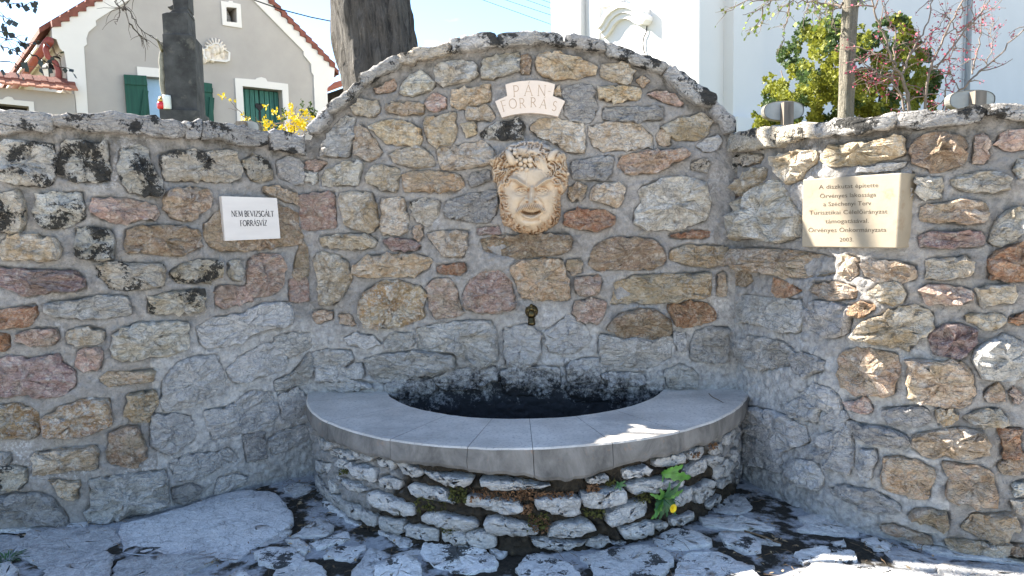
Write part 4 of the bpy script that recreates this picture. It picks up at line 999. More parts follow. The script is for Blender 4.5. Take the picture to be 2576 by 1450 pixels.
b = bp('L', 640, 770, 0.03); wd = thing('weed', 'small dark leaved weed in the joint beside the dandelion', 'weed', tuple(b)); o_ = outn(b)
for (x, y) in ((610, 790), (625, 745), (680, 740), (690, 770), (650, 800)):
    e = bp('L', x, y, 0.05); mb = MB(); toothed_leaf(mb, b, e - b, o_, np.linalg.norm(e - b), .010, .2, 3); mb.build('leaf', M['leafd'], wd)
b = on_z(px('P', '60,930'), 0.0)[0]; wd = thing('grass_tuft', 'low green weed tuft on the paving below the house side wall', 'grass', tuple(b)); mb = MB()
for _ in range(70):
    a = rr.uniform(0, 6.28); r = rr.uniform(0, .07); p = b + np.array([math.cos(a) * r, math.sin(a) * r, 0.005]); toothed_leaf(mb, p, (math.cos(a), math.sin(a), rr.uniform(.2, 1.2)), np.array([0, 0, 1.0]), rr.uniform(.02, .05), .004, .5, 2)
mb.build('blades', M['leafd'], wd)
# ------------------------------------------------------------------ spout
class SMB(MB):
    def build(s, *a, **k):
        s.v = [sp + (v - sp) * 1.35 for v in s.v]; return MB.build(s, *a, **k)
M['bronze'] = plain('dark_bronze', (0.10, 0.075, 0.035), 0.5, 0.32, 30, 0.2, 60, metal=1.0)
sp = MID.pos(MID.hit(np.array([(1345, 783)])))[0]; nm = np.array([MID.N[0][0], MID.N[0][1], 0])
spt = thing('water_spout', 'small dark bronze water spout below the horned mask', 'spout', tuple(sp))
mb = SMB(); mb.lathe([(.030, -.01), (.031, .006), (.026, .012), (.014, .016)], sp, nm, 24); fl = mb.build('flange', M['bronze'], spt, True)
mb = SMB()
for k in range(12):
    a = 2 * math.pi * k / 12; e = np.cross(nm, [0, 0, 1.0]); mb.ball(sp + nm * .012 + e * math.cos(a) * .022 + np.array([0, 0, math.sin(a) * .022]), .0055, 6)
mb.build('petal_ring', M['bronze'], fl, True)
mb = SMB(); mb.ball(sp + nm * .03 + np.array([0, 0, -.012]), .021, 10, (1, 1.2, 1.15)); mb.ball(sp + nm * .028 + np.array([0, 0, .014]), .012, 8); mb.ball(sp + nm * .022 + np.array([0, 0, .028]), .009, 8); mb.build('body', M['bronze'], spt, True)
mb = SMB(); mb.lathe([(.015, .0), (.017, .004), (.0165, .02), (.019, .024), (.018, .03), (.015, .034), (.010, .034), (.010, .01)], sp + nm * .036 + np.array([0, 0, -.028]), (0.0, nm[1] * .25, -1), 18); mb.build('nozzle', M['bronze'], spt, True)
# ------------------------------------------------------------------ lettering
def circ(cx, cy, rx, ry, a0, a1, n=14): return [(cx + rx * math.cos(math.radians(a)), cy + ry * math.sin(math.radians(a))) for a in np.linspace(a0, a1, n)]
GLYPH = {  # width, strokes (thick flag, points), serif spots
 'N': (.86, [(0, [(.13, 0), (.13, 1)]), (1, [(.13, 1), (.73, 0)]), (0, [(.73, 0), (.73, 1)])], [(.13, 0), (.13, 1), (.73, 1)]),
 'E': (.64, [(1, [(.14, 0), (.14, 1)]), (0, [(.14, 1), (.55, 1)]), (0, [(.14, .52), (.46, .52)]), (0, [(.14, 0), (.57, 0)])], [(.14, 0), (.14, 1)]),
 'F': (.6, [(1, [(.14, 0), (.14, 1)]), (0, [(.14, 1), (.56, 1)]), (0, [(.14, .52), (.46, .52)])], [(.14, 0), (.14, 1)]),
 'M': (1.0, [(0, [(.12, 0), (.16, 1)]), (1, [(.16, 1), (.5, .05)]), (0, [(.5, .05), (.84, 1)]), (1, [(.84, 1), (.88, 0)])], [(.12, 0), (.16, 1), (.84, 1), (.88, 0)]),
 'B': (.66, [(1, [(.14, 0), (.14, 1)]), (1, [(.14, 1)] + circ(.32, .76, .20, .24, 90, -90) + [(.14, .52)]), (1, [(.14, .52)] + circ(.34, .26, .24, .26, 90, -90) + [(.14, 0)])], [(.14, 0), (.14, 1)]),
 'V': (.8, [(1, [(.08, 1), (.4, 0)]), (0, [(.4, 0), (.72, 1)])], [(.08, 1), (.72, 1)]),
 'I': (.34, [(1, [(.17, 0), (.17, 1)])], [(.17, 0), (.17, 1)]),
 'Z': (.7, [(0, [(.1, 1), (.62, 1)]), (1, [(.62, 1), (.08, 0)]), (0, [(.08, 0), (.62, 0)])], []),
 'S': (.56, [(1, circ(.28, .76, .18, .24, 40, 270, 12) + circ(.28, .25, .2, .27, 90, -150, 12))], []),
 'G': (.84, [(1, circ(.44, .5, .36, .5, 45, 330, 22)), (0, [(.76, .1), (.76, .42)])], [(.76, .42)]),
 'A': (.8, [(0, [(.07, 0), (.4, 1)]), (1, [(.4, 1), (.74, 0)]), (0, [(.19, .36), (.61, .36)])], [(.07, 0), (.74, 0)]),
 'L': (.6, [(1, [(.14, 0), (.14, 1)]), (0, [(.14, 0), (.55, 0), (.56, .12)])], [(.14, 0), (.14, 1)]),
 'T': (.7, [(1, [(.35, 0), (.35, 1)]), (0, [(.05, .9), (.05, 1), (.65, 1), (.65, .9)])], [(.35, 0)]),
 'O': (.9, [(1, circ(.45, .5, .38, .5, 0, 360, 30))], []),
 'R': (.72, [(1, [(.14, 0), (.14, 1)]), (1, [(.14, 1)] + circ(.33, .75, .22, .25, 90, -90) + [(.14, .5)]), (1, [(.33, .5), (.68, 0)])], [(.14, 0), (.14, 1)]),
 'P': (.62, [(1, [(.14, 0), (.14, 1)]), (1, [(.14, 1)] + circ(.33, .74, .22, .26, 90, -90) + [(.14, .48)])], [(.14, 0), (.14, 1)]),
 '-': (.4, [(0, [(.06, .42), (.32, .42)])], []), ' ': (.34, [], [])}
ACC = {'Á': 'A', 'Í': 'I'}
def letters(txt, place, pos, thick, thin, d0=0.0, d1=0.0008):
    """place(x, y) -> (s, z); returns a collected mesh of stroked letters"""
    mb = MB(); x = 0; k = 0
    for ch in txt:
        b = ACC.get(ch, ch); w, st, sf = GLYPH[b]; st = list(st)
        if ch != b: st.append((0, [(w * .5, 1.10), (w * .5 + .12, 1.30)]))
        st += [(0, [(p[0] - .09, p[1]), (p[0] + .09, p[1])]) for p in sf]
        for th, L in st:
            q = np.array([place(x + p[0], p[1]) for p in L]); V, Fc = stroke(q, thick if th else thin, pos, d0, d1 + k * 0.00001); mb.add(V, Fc); k += 1
        x += w
    return mb, x
def text_w(t): return sum(GLYPH[ACC.get(c, c)][0] for c in t)
# white notice plaque
M['marble'] = plain('white_limestone_plaque', (0.58, 0.545, 0.51), 0.06, 0.5, 5, 0.08, 60, dark=(7, 0.63, 0.35, (0.5, 0.46, 0.42)), stretch=(0.6, 0.6, 3)); M['ink'] = plain('black_paint', (0.02, 0.02, 0.025), 0.2)
c4 = px('B', '512,693 912,706 938,998 538,1016'); a = LEFT.pos(LEFT.hit(c4[:1]), 0.07)[0]; b = LEFT.pos(LEFT.hit(c4[1:2]), 0.07)[0]
PLQ = Plane(a, (b - a)[:2]); q = PLQ.hit(c4)
nt_ = thing('notice_plaque', 'small white stone plaque with two lines of black capitals', 'plaque', tuple(PLQ.pos(q.mean(0))[0]))
V, Fc = prism(q, PLQ.pos, -0.055, 0.0); mesh('panel', V, Fc, M['marble'], nt_, False)
def bil(q): return lambda u, v: q[0] * (1 - u) * v + q[1] * u * v + q[2] * u * (1 - v) + q[3] * (1 - u) * (1 - v)
f = bil(q)
for txt, u0, u1, v0, v1 in (('NEM BEVIZSGÁLT', .145, .915, .545, .675), ('FORRÁSVÍZ', .285, .775, .325, .455)):
    W = text_w(txt); mb, _ = letters(txt, lambda x, y: f(u0 + (u1 - u0) * x / W, v0 + (v1 - v0) * y), PLQ.pos, 0.0042, 0.0022); mb.build('lettering', M['ink'], nt_)
# name stone in the arch
M['nstone'] = plain('pale_name_stone', (0.60, 0.51, 0.43), 0.05, 0.7, 6, 0.15, 90, dark=(5, 0.60, 0.5, (0.74, 0.70, 0.68))); M['engr'] = plain('engraved_letter', (0.38, 0.28, 0.20), 0.25, 0.9, 30)
MP = Plane((*MID.pos(MID.hit(np.array([(1335, 250)])), 0.05)[0][:2], 0), MID.P[-1] - MID.P[0])
q = MP.hit(px('Q', '650,330 800,285 1000,250 1250,235 1400,240 1600,270 1780,320 1760,450 1735,590 1880,650 2010,705 1930,880 1850,1060 1700,1030 1500,995 1250,975 1000,990 800,1020 650,1060 570,1085 500,920 415,715 550,650 690,590 670,450'))
ns = thing('name_stone', 'cross shaped pale stone with two lines of engraved capitals above the mask', 'plaque', tuple(MP.pos(q.mean(0))[0]))
V, Fc = prism(q, MP.pos, -0.06, 0.0); mesh('panel', V, Fc, M['nstone'], ns, False)
pxm = np.linalg.norm(MP.hit(px('Q', '1000,600'))[0] - MP.hit(px('Q', '1100,600'))[0]) / 100
for row in ([('P', 820, 610, 250, -3), ('Á', 1075, 582, 250, 0), ('N', 1370, 582, 240, 3), ('-', 1600, 585, 240, 4)], [('F', 585, 950, 240, -16), ('O', 735, 882, 215, -6), ('R', 965, 868, 215, -4), ('R', 1210, 842, 212, 1), ('Á', 1420, 860, 210, 8), ('S', 1690, 910, 215, 14)]):
    for ch, x0, y0, hh, rot in row:
        c_, s_ = math.cos(R_(rot)), math.sin(R_(rot))
        def pl_(x, y): return MP.hit(px('Q', [(x0 + (x * c_ + y * s_) * hh, y0 - (y * c_ - x * s_) * hh)]))[0]
        m2, _ = letters(ch, pl_, MP.pos, 17 * pxm, 11 * pxm); m2.build('letter', M['engr'], ns)
# thick donation tablet
M['tablet'] = plain('cream_marble_tablet', (0.27, 0.23, 0.17), 0.14, 0.55, 5, 0.1, 60, dark=(9, 0.57, 0.45, (0.20, 0.13, 0.07))); M['engr2'] = plain('worn_bronze_lettering', (0.06, 0.045, 0.032), 0.4, 0.8, 40)
c4 = px('W', '355,275 1780,178 1715,1268 338,1250'); a = RIGHT.pos(RIGHT.hit(c4[:1]), 0.055)[0]; b = RIGHT.pos(RIGHT.hit(c4[1:2]), 0.10)[0]
TP = Plane(a, (b - a)[:2]); q = TP.hit(c4)
tb = thing('stone_tablet', 'thick cream stone tablet with seven lines of worn engraved text', 'plaque', tuple(TP.pos(q.mean(0))[0]))
V, Fc = prism(q, TP.pos, -0.17, 0.0); o = mesh('panel', V, Fc, M['tablet'], tb, False)
bv = o.modifiers.new('edge', 'BEVEL'); bv.width = 0.006; bv.segments = 2; bv.limit_method = 'ANGLE'
for txt, x0, y0, x1, y1, hh in (('A díszkutat építette', 590, 415, 1450, 385, 88), ('Örvényes lakossága', 605, 545, 1415, 520, 88), ('a Széchenyi Terv', 655, 662, 1345, 645, 88), ('Turisztikai Célelőirányzat', 450, 785, 1580, 765, 88), ('támogatásával.', 685, 908, 1310, 900, 88), ('Örvényes Önkormányzata', 440, 1037, 1565, 1030, 92), ('2003.', 890, 1173, 1090, 1170, 84)):
    cu = bpy.data.curves.new('txt', 'FONT'); cu.body = txt; cu.resolution_u = 2; cu.offset = -0.005; to = bpy.data.objects.new('txt', cu); COL.objects.link(to)
    bpy.context.view_layer.update(); me = bpy.data.meshes.new_from_object(to.evaluated_get(bpy.context.evaluated_depsgraph_get()))
    Vt = np.array([v.co[:] for v in me.vertices]); Ft = [list(p.vertices) for p in me.polygons]; bpy.data.objects.remove(to); bpy.data.curves.remove(cu); bpy.data.meshes.remove(me)
    xa, xb = Vt[:, 0].min(), Vt[:, 0].max(); t_ = (Vt[:, 0] - xa) / (xb - xa)
    Pp = np.stack([x0 + (x1 - x0) * t_, y0 + (y1 - y0) * t_ - Vt[:, 1] * hh], 1)
    mesh('lettering', TP.pos(TP.hit(px('W', Pp)), 0.0012), Ft, M['engr2'], tb, False)
# ------------------------------------------------------------------ horned mask
def mat_mask():
    t = NT('mask_cast_stone'); a = t.attr('wash_shade')['Fac']; n = t.noise(30, 6, 0.65); n2 = t.noise(8, 4, 0.6)
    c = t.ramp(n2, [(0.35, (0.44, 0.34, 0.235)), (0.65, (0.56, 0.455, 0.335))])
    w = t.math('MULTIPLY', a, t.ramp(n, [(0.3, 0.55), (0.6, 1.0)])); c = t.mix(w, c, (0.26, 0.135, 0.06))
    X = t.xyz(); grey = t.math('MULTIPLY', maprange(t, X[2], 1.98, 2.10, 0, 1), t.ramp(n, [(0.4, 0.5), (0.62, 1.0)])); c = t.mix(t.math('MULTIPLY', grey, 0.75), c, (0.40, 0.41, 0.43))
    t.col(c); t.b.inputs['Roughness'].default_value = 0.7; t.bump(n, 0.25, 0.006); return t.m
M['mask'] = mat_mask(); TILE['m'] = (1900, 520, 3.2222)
MO = MID.offset(0.07); st = 5.0
gxs, gys = np.arange(195, 1221, st), np.arange(100, 1356, st); gx, gy = np.meshgrid(gxs, gys, indexing='ij'); Q = np.stack([gx.ravel(), gy.ravel()], 1)
OUT = pts('215,420 225,370 290,330 400,230 430,205 500,155 560,140 640,125 740,118 820,125 880,140 930,180 1060,240 1150,280 1180,340 1170,400 1190,470 1200,580 1195,700 1150,790 1110,820 1100,900 1110,960 1100,1060 1085,1150 1050,1210 970,1260 860,1320 760,1340 660,1335 580,1315 510,1280 390,1220 350,1130 340,1000 340,850 305,750 300,670 255,640 240,520 250,460')
x, y = Q[:, 0], Q[:, 1]; Q3 = np.column_stack([Q, np.zeros(len(Q))])
wob = np.stack([fbm(Q3, 1 / 28, 2, .5, 41), fbm(Q3, 1 / 28, 2, .5, 42)], 1) * 7
ins = inside(OUT, Q + wob); de = edge_dist(OUT, Q + wob); de = np.where(ins, de, 0)
Hh = 150 * np.sqrt(1 - (1 - np.clip(de / 230, 0, 1)) ** 2) + 22 * np.clip(de / 10, 0, 1)
def el(cx, cy, rx, ry): return ((x - cx) / rx) ** 2 + ((y - cy) / ry) ** 2
def blob(cx, cy, rx, ry, h): return h * np.exp(-el(cx, cy, rx, ry))
def ridge(line, w, h): return h * np.exp(-(edge_dist(pts(line), Q, False) / w) ** 2)
face = 1 / (1 + np.exp((el(742, 865, 305, 405) - 1) * 9)); fore = 1 / (1 + np.exp((475 + 0.0006 * (x - 750) ** 2 - y) / 12)); face = face * fore
Hh += 85 * face * np.sqrt(np.clip(1.25 - el(742, 865, 305, 405), 0, 1))
th = np.arctan2(x - 742, y - 760); rad = np.hypot(x - 742, y - 760)
wav = fbm(Q3, 1 / 90, 3, .5, 44)
lock = np.sin(th * 26 + wav * 5 + rad * 0.012); lock2 = np.sin(th * 13 + wav * 6 - rad * 0.02)
beard = (1 - face) * (1 / (1 + np.exp((820 - y) / 35)))
Hh += beard * (17 * lock + 20 * lock2 + 14)
hair = (1 - face) * (1 / (1 + np.exp((y - 690) / 30)))
sgn = np.where(x < 742, -1, 1); strand = np.sin((x * 0.8 * sgn - y * 0.55) * 0.115 + wav * 4.5)
Hh += hair * (20 * strand * (de > 12) + 30 * fbm(Q3, 1 / 60, 3, .55, 46))
mid = ridge('690,545 690,700', 9, 5)
Hh += mid + ridge('480,612 560,640 690,738', 26, 66) + ridge('1005,618 920,655 820,738', 26, 66)
Hh += blob(632, 768, 92, 46, -85) + blob(884, 768, 88, 46, -85) + blob(765, 745, 34, 26, -12)
for cx in (632, 880):
    Hh += blob(cx, 772, 44, 26, 62) + ridge(f'{cx-66},770 {cx-20},748 {cx+30},750 {cx+58},772', 9, 26) + ridge(f'{cx-50},795 {cx},812 {cx+50},792', 9, 16) + blob(cx + 4, 770, 11, 11, -16) + ridge(f'{cx-70},832 {cx},846 {cx+60},826', 10, -9)
Hh += ridge('757,755 752,850 748,935', 30, 84) + blob(747, 932, 42, 44, 58) + blob(690, 900, 28, 27, 32) + blob(803, 896, 28, 27, 32) + blob(700, 925, 16, 12, -26) + blob(792, 922, 16, 12, -26)
Hh += blob(560, 890, 95, 90, 30) + blob(920, 890, 90, 90, 30) + ridge('660,870 600,950 575,1030', 14, -12) + ridge('828,870 885,950 910,1030', 14, -12)
mst = (ridge('745,985 660,1000 580,1042', 32, 44) + ridge('748,985 830,1000 888,1032', 32, 44)); Hh += mst * (1 + 0.28 * np.sin(x * 0.27 + (y - 1000) * 0.12 * np.sign(x - 745)))
Hh += ridge('640,1052 700,1072 780,1074 842,1050', 19, -92) + ridge('690,1090 800,1090', 10, 22) + ridge('632,1062 680,1112 750,1130 810,1112 846,1064', 17, 38) + ridge('650,1150 740,1165 830,1150', 20, -16) + blob(735, 1195, 110, 60, 42)
for cx, s_ in ((385, -1), (1085, 1)):
    Hh += blob(cx, 790, 62, 110, 70) + blob(cx, 800, 30, 70, -60) + ridge(f'{cx-60*s_},700 {cx+20*s_},690 {cx+55*s_},760 {cx+30*s_},880', 16, 34)
Hh += blob(265, 395, 55, 55, 110) + blob(1120, 330, 58, 50, 110) + blob(300, 350, 60, 40, 60)
for (cx, cy) in ((410, 540), (1065, 555), (1065, 670), (440, 650)): Hh += ridge(' '.join(f'{cx+34*math.cos(a):.0f},{cy+34*math.sin(a):.0f}' for a in np.linspace(0, 6.29, 12)), 12, 34) + blob(cx, cy, 12, 12, 36)
for k, cx in enumerate(range(470, 960, 48)): Hh += blob(cx, 150 + 0.0009 * (cx - 720) ** 2, 20, 20, 46)
Hh = np.where(ins, np.maximum(Hh, 6), 0)
nx_, ny_ = gx.shape; Hg = Hh.reshape(nx_, ny_)
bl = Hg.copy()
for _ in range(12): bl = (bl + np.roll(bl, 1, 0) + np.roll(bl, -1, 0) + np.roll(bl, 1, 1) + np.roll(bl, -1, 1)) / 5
wash_shade = np.clip((bl - Hg) / 11, 0, 1).ravel() * 1.0; wash_shade = np.clip(wash_shade + beard * 0.45 + 0.12 * (1 - face) * (y > 560), 0, 0.9)  # brown wash in the hollows, deepened to paint shade into them
SZ = MO.hit(px('m', Q)); SZ[:, 0] *= MID.len / MO.len; kx = 4.4 / F_ / 3.2222 / 1.58385
V = MID.pos(SZ, 0.004 + Hh * kx * 1.2); V = V + (1 - ins)[:, None] * np.array([0, 0.0, 0.0])
keep = ins.reshape(nx_, ny_); Fc = [(i * ny_ + j, i * ny_ + j + 1, (i + 1) * ny_ + j + 1, (i + 1) * ny_ + j) for i in range(nx_ - 1) for j in range(ny_ - 1) if keep[i, j] or keep[i + 1, j] or keep[i, j + 1] or keep[i + 1, j + 1]]
used = np.unique(np.array(Fc).ravel()); rem = -np.ones(len(V), int); rem[used] = np.arange(len(used)); Fc = rem[np.array(Fc)].tolist(); V = V[used]
mk = thing('horned_mask', 'cream cast stone mask of a horned bearded face crowned with grapes and leaves', 'mask', tuple(MID.pos(MID.hit(np.array([(1343, 470)])))[0]))
o = mesh('face', V, Fc, M['mask'], mk); at = o.data.attributes.new('wash_shade', 'FLOAT', 'POINT'); at.data.foreach_set('value', wash_shade[used].astype(np.float32))
def mp(cx, cy, extra=0.0):
    i = int(np.clip((cx - 195) / st, 0, nx_ - 1)); j = int(np.clip((cy - 100) / st, 0, ny_ - 1)); sz = MO.hit(px('m', [(cx, cy)])); sz[:, 0] *= MID.len / MO.len
    return MID.pos(sz, 0.004 + (Hg[i, j] * 1.2 + extra) * kx)[0]
for cx, cy, r in ((480, 245, 30), (540, 255, 28), (545, 305, 28), (565, 345, 22), (562, 405, 28), (600, 375, 30), (615, 440, 28), (670, 400, 32), (728, 390, 35), (660, 465, 28), (732, 455, 32), (630, 500, 25), (690, 515, 27), (445, 440, 30), (1190, 560, 24)):
    mb = MB(); mb.ball(mp(cx, cy, r * .8), r * kx, 8); mb.build('grape', M['mask'], mk, True)
for L, rad_ in (('515,440,0 500,390,45 475,330,70 450,280,60 432,262,40', (46, 48, 40, 28, 10)), ('985,395,0 985,345,50 1010,305,75 1050,275,70 1080,262,50', (46, 48, 42, 28, 10))):
    P3 = np.array([mp(*[float(v) for v in p.split(',')]) for p in L.split()]); mb = MB(); mb.tube(P3, np.array(rad_) * kx, 14); mb.build('horn', M['mask'], mk, True)
for L, c in (('560,240 590,200 640,205 680,185 705,235 680,330 650,355 610,330 575,300', (650, 262)), ('705,235 760,250 800,225 835,245 850,300 800,325 760,300 715,325 690,290', (765, 272)), ('420,210 470,165 540,150 560,185 500,215 440,240', (490, 190)), ('880,190 940,170 1020,220 1060,250 980,250 910,240', (960, 215)), ('780,340 860,330 930,440 960,540 900,550 830,500 790,430', (860, 440))):
    O = np.array(pts(L)); V = [mp(*c, 46)] + [mp(a, b, 24) for a, b in (np.array(c) + (O - c) * .55)] + [mp(a, b, 6) for a, b in O]; n = len(O)
    Fc = [(0, 1 + (i + 1) % n, 1 + i) for i in range(n)] + [(1 + i, 1 + (i + 1) % n, 1 + n + (i + 1) % n, 1 + n + i) for i in range(n)]
    mesh('leaf', np.array(V), [f[::-1] for f in Fc] if False else Fc, M['mask'], mk)
# ------------------------------------------------------------------ terrace behind the wall
M['grass'] = plain('dry_grass_ground', (0.16, 0.15, 0.07), 0.4, 0.95, 3)
row0 = np.vstack([LEFT.P - LEFT.N * 0.2, MID.P - MID.N * 0.2, RIGHT.P - RIGHT.N * 0.2]); row0 = row0[np.argsort(row0[:, 0])][::12]
row0 = np.vstack([[(-300, 3.0)], row0, [(300, 2.5)]]); rows = [np.column_stack([row0, np.full(len(row0), 1.85)])]
for yy, zz in ((6, 1.95), (9, 2.15), (14, 2.4), (30, 2.6), (500, 2.6)): rows.append(np.column_stack([row0[:, 0], np.full(len(row0), yy), np.full(len(row0), zz)]))
V = np.vstack(rows); n = len(row0); tg = mesh('terrace_ground', V, [(r * n + i, r * n + i + 1, (r + 1) * n + i + 1, (r + 1) * n + i) for r in range(len(rows) - 1) for i in range(n - 1)], M['grass'], origin=(0, 6, 2)); tg['kind'] = 'structure'
# ------------------------------------------------------------------ house with the shaped gable
HP = Plane((-9.2, 14.0, 0), (4.6, 4.0))
def hs(t, s): return HP.hit(px(t, s))
M['render'] = plain('grey_render', (0.39, 0.36, 0.33), 0.06, 0.95, 2, 0.2, 120); M['white'] = plain('white_lime_paint', (0.70, 0.665, 0.62), 0.03, 0.9, 2, 0.1, 80)
M['tile'] = plain('red_roof_tile', (0.19, 0.07, 0.05), 0.3, 0.85, 9, 0.2, 40); M['tileo'] = plain('orange_roof_tile', (0.36, 0.15, 0.09), 0.2, 0.85, 9, 0.2, 40); M['gut'] = plain('red_brown_gutter', (0.22, 0.045, 0.035), 0.15, 0.5, 5, spec=0.4)
M['green'] = plain('green_painted_boards', (0.018, 0.075, 0.055), 0.25, 0.7, 4, 0.3, 20, stretch=(6, 6, 0.4)); M['greenl'] = plain('faded_green_boards', (0.05, 0.15, 0.125), 0.3, 0.8, 4, 0.4, 20, stretch=(8, 8, 0.4), dark=(10, 0.62, 0.4, (0.12, 0.2, 0.18)))
M['glassb'] = plain('pane_painted_sky', (0.30, 0.45, 0.62), 0.15, 0.25, 1.5, spec=0.5); M['black'] = plain('black_iron', (0.012, 0.012, 0.014), 0.2, 0.5); M['dark'] = plain('dark_interior', (0.02, 0.018, 0.016), 0.2)  # blue of the pane is reflected sky put into its base colour
apexL = hs('S', '497,258 920,4'); apexR = hs('T', '1768,655 1135,0')
def isect(a, b, c, d):
    r, s = b - a, d - c; t = ((c - a)[0] * s[1] - (c - a)[1] * s[0]) / (r[0] * s[1] - r[1] * s[0]); return a + r * t
AP = isect(apexL[0], apexL[1], apexR[0], apexR[1]); GZ = 2.2
left_edge = hs('S', '499,275 503,370 540,382 575,470 620,520 640,650 655,830 715,870 728,1000'); right_edge = hs('T', '1700,1000 1695,860 1732,800 1760,752 1766,662')
gl = np.array([(left_edge[-1, 0], GZ)]); gr_ = np.array([(right_edge[0, 0], GZ)])
outer = np.vstack([left_edge, gl, gr_, right_edge, [AP - (0, .06)]])
dr1 = np.vstack([hs('S', '1400,738'), hs('T', '430,772')]); dr1 = np.array([dr1[0], dr1[1], (dr1[1][0], GZ + .02), (dr1[0][0], GZ + .02)])
dr2t = hs('T', '882,832 1264,872'); dr2 = np.array([dr2t[0], dr2t[1], (dr2t[1][0], GZ + .02), (dr2t[0][0], GZ + .02)])
win = hs('T', '725,72 825,80 828,222 730,212')
hb = thing('gabled_house', 'grey rendered house with white edged gable and green shutters', 'house', tuple(HP.pos(np.array([[3, GZ]]))[0]))
V, Fc = prism(outer, HP.pos, -0.45, 0.0, [dr1, dr2, win]); wl_ = mesh('wall', V, Fc, M['render'], hb, False)
V, Fc = prism(outer, HP.pos, -8.0, -0.6); mesh('house_body', V, Fc, M['render'], hb, False)
gL = hs('S', '845,1085 805,455 835,432 828,375 850,312 925,250 918,205 1000,150'); gR = hs('T', '1580,1120 1565,730 1545,700 1540,620 1470,535 1470,500'); gLb = np.array([(gL[0, 0], GZ)]); gRb = np.array([(gR[0, 0], GZ)])
inL = isect(gL[-1], gL[-1] + (apexL[1] - apexL[0]), gR[-1], gR[-1] + (apexR[1] - apexR[0]))
V, Fc = prism(np.vstack([left_edge, gl, gLb, gL, [inL], [AP - (0, .06)]]), HP.pos, 0.002, 0.035); mesh('gable_band', V, Fc, M['white'], hb, False)
V, Fc = prism(np.vstack([gR, [inL + (0, -.004)], [AP - (0, .064)], right_edge[::-1], gr_, gRb]), HP.pos, 0.002, 0.035); mesh('gable_band', V, Fc, M['white'], hb, False)
# roof with verge tiles
for a, b in ((apexL[0], AP), (apexR[0], AP)):
    e = a + (a - b) / np.linalg.norm(a - b) * 0.25; V, Fc = prism(np.array([e + (0, .03), b + (0, .03), b + (0, .14), e + (0, .14)]), HP.pos, -8.4, -0.12); rf = mesh('roof', V, Fc, M['tile'], hb, False)
    m_ = max(10, int(np.linalg.norm(b - a) / 0.19))
    for i in range(m_):
        p, q_ = a + (b - a) * i / m_, a + (b - a) * (i + 1) / m_; dz = q_[1] - p[1]
        V, Fc = prism(np.array([(p[0], p[1] - .015), (q_[0], p[1] + .25 * dz - .015), (q_[0], q_[1] + .075), (p[0], p[1] + .115)]), HP.pos, -0.34, 0.07); mesh('verge_tile', V, Fc, M['tile'], rf, False)
E0 = hs('S', '470,402')[0]; mb = MB(); mb.tube(HP.pos(np.array([E0, E0, E0]), np.array([0.05, -4, -9])), 0.085, 10); mb.build('gutter', M['gut'], hb, True)
mb = MB(); mb.tube(HP.pos(hs('S', '462,410 450,470 470,535 545,598 575,680 578,860'), -0.12), 0.055, 10); mb.build('downpipe', M['gut'], hb, True)
V, Fc = prism(np.array([E0 + (-.12, .0), E0 + (.9, .0), E0 + (.9, .05), E0 + (-.12, .05)]), HP.pos, -8, -0.62); mesh('soffit', V, Fc, M['white'], hb, False)
# doors and windows
V, Fc = prism(np.vstack([hs('T', '808,755 1005,770 1020,755 1062,746 1105,760 1120,788 1318,812'), np.array([(hs('T', '1330,1000')[0, 0], GZ), (hs('T', '824,1000')[0, 0], GZ)])]), HP.pos, 0.002, 0.03, [dr2]); mesh('door_surround', V, Fc, M['white'], hb, False)
dd = mesh('double_door', *prism(dr2, HP.pos, -0.30, -0.26), M['dark'], hb, False)
for k in range(8):
    a0 = dr2[0] + (dr2[1] - dr2[0]) * k / 8; a1 = dr2[0] + (dr2[1] - dr2[0]) * (k + 1) / 8; g_ = .012 if k != 3 else .03
    V, Fc = prism(np.array([a0 + (.006, -.02), a1 + (-g_, -.02), (a1[0] - g_, GZ + .03), (a0[0] + .006, GZ + .03)]), HP.pos, -0.255, -0.20); mesh('board', V, Fc, M['greenl'], dd, False)
hc = hs('T', '1078,1020')[0]; hrt = [(hc[0] + .13 * 0.8 * math.sin(t) ** 3, hc[1] + .009 * (13 * math.cos(t) - 5 * math.cos(2 * t) - 2 * math.cos(3 * t) - math.cos(4 * t)) * .8) for t in np.linspace(0, 6.283, 24, endpoint=False)]
V, Fc = prism(np.array(hrt), HP.pos, -0.198, -0.18); mesh('heart_fitting', V, Fc, M['black'], dd, False)
V, Fc = stroke(np.array([hc + (0, -.12), hc + (0, -.75)]), .05, HP.pos, -0.198, -0.185); mesh('latch_bar', V, Fc, M['black'], dd, False)
V, Fc = prism(np.vstack([hs('S', '1315,645 1500,660'), hs('T', '330,700 458,714'), hs('T', '470,800'), np.array([(hs('T', '470,800')[0, 0], GZ), (hs('S', '1330,800')[0, 0], GZ)])]), HP.pos, 0.002, 0.03, [dr1]); mesh('door_surround', V, Fc, M['white'], hb, False)
V, Fc = prism(dr1, HP.pos, -0.30, -0.25); mesh('door_pane', V, Fc, M['glassb'], hb, False)
for L in ('S:1185,725 1400,737 1452,1122 1222,1102', 'T:432,792 580,812 596,1168 470,1160'):
    t, s = L.split(':'); q = hs(t, s); q[2:, 1] = GZ + .1; sh = mesh('shutter', *prism(q, HP.pos, 0.04, 0.08), M['green'], hb, False); w_ = q[1] - q[0]
    for a, b in (((0, .06), (1, .06)), ((0.05, .95), (.92, .12))):
        A_ = q[0] + w_ * a[0] + (q[3] - q[0]) * a[1]; B_ = q[0] + w_ * b[0] + (q[3] - q[0]) * b[1]; V, Fc = stroke(np.array([A_, B_]), .10, HP.pos, 0.082, 0.105 + .001 * b[0]); mesh('batten', V, Fc, M['green'], sh, False)
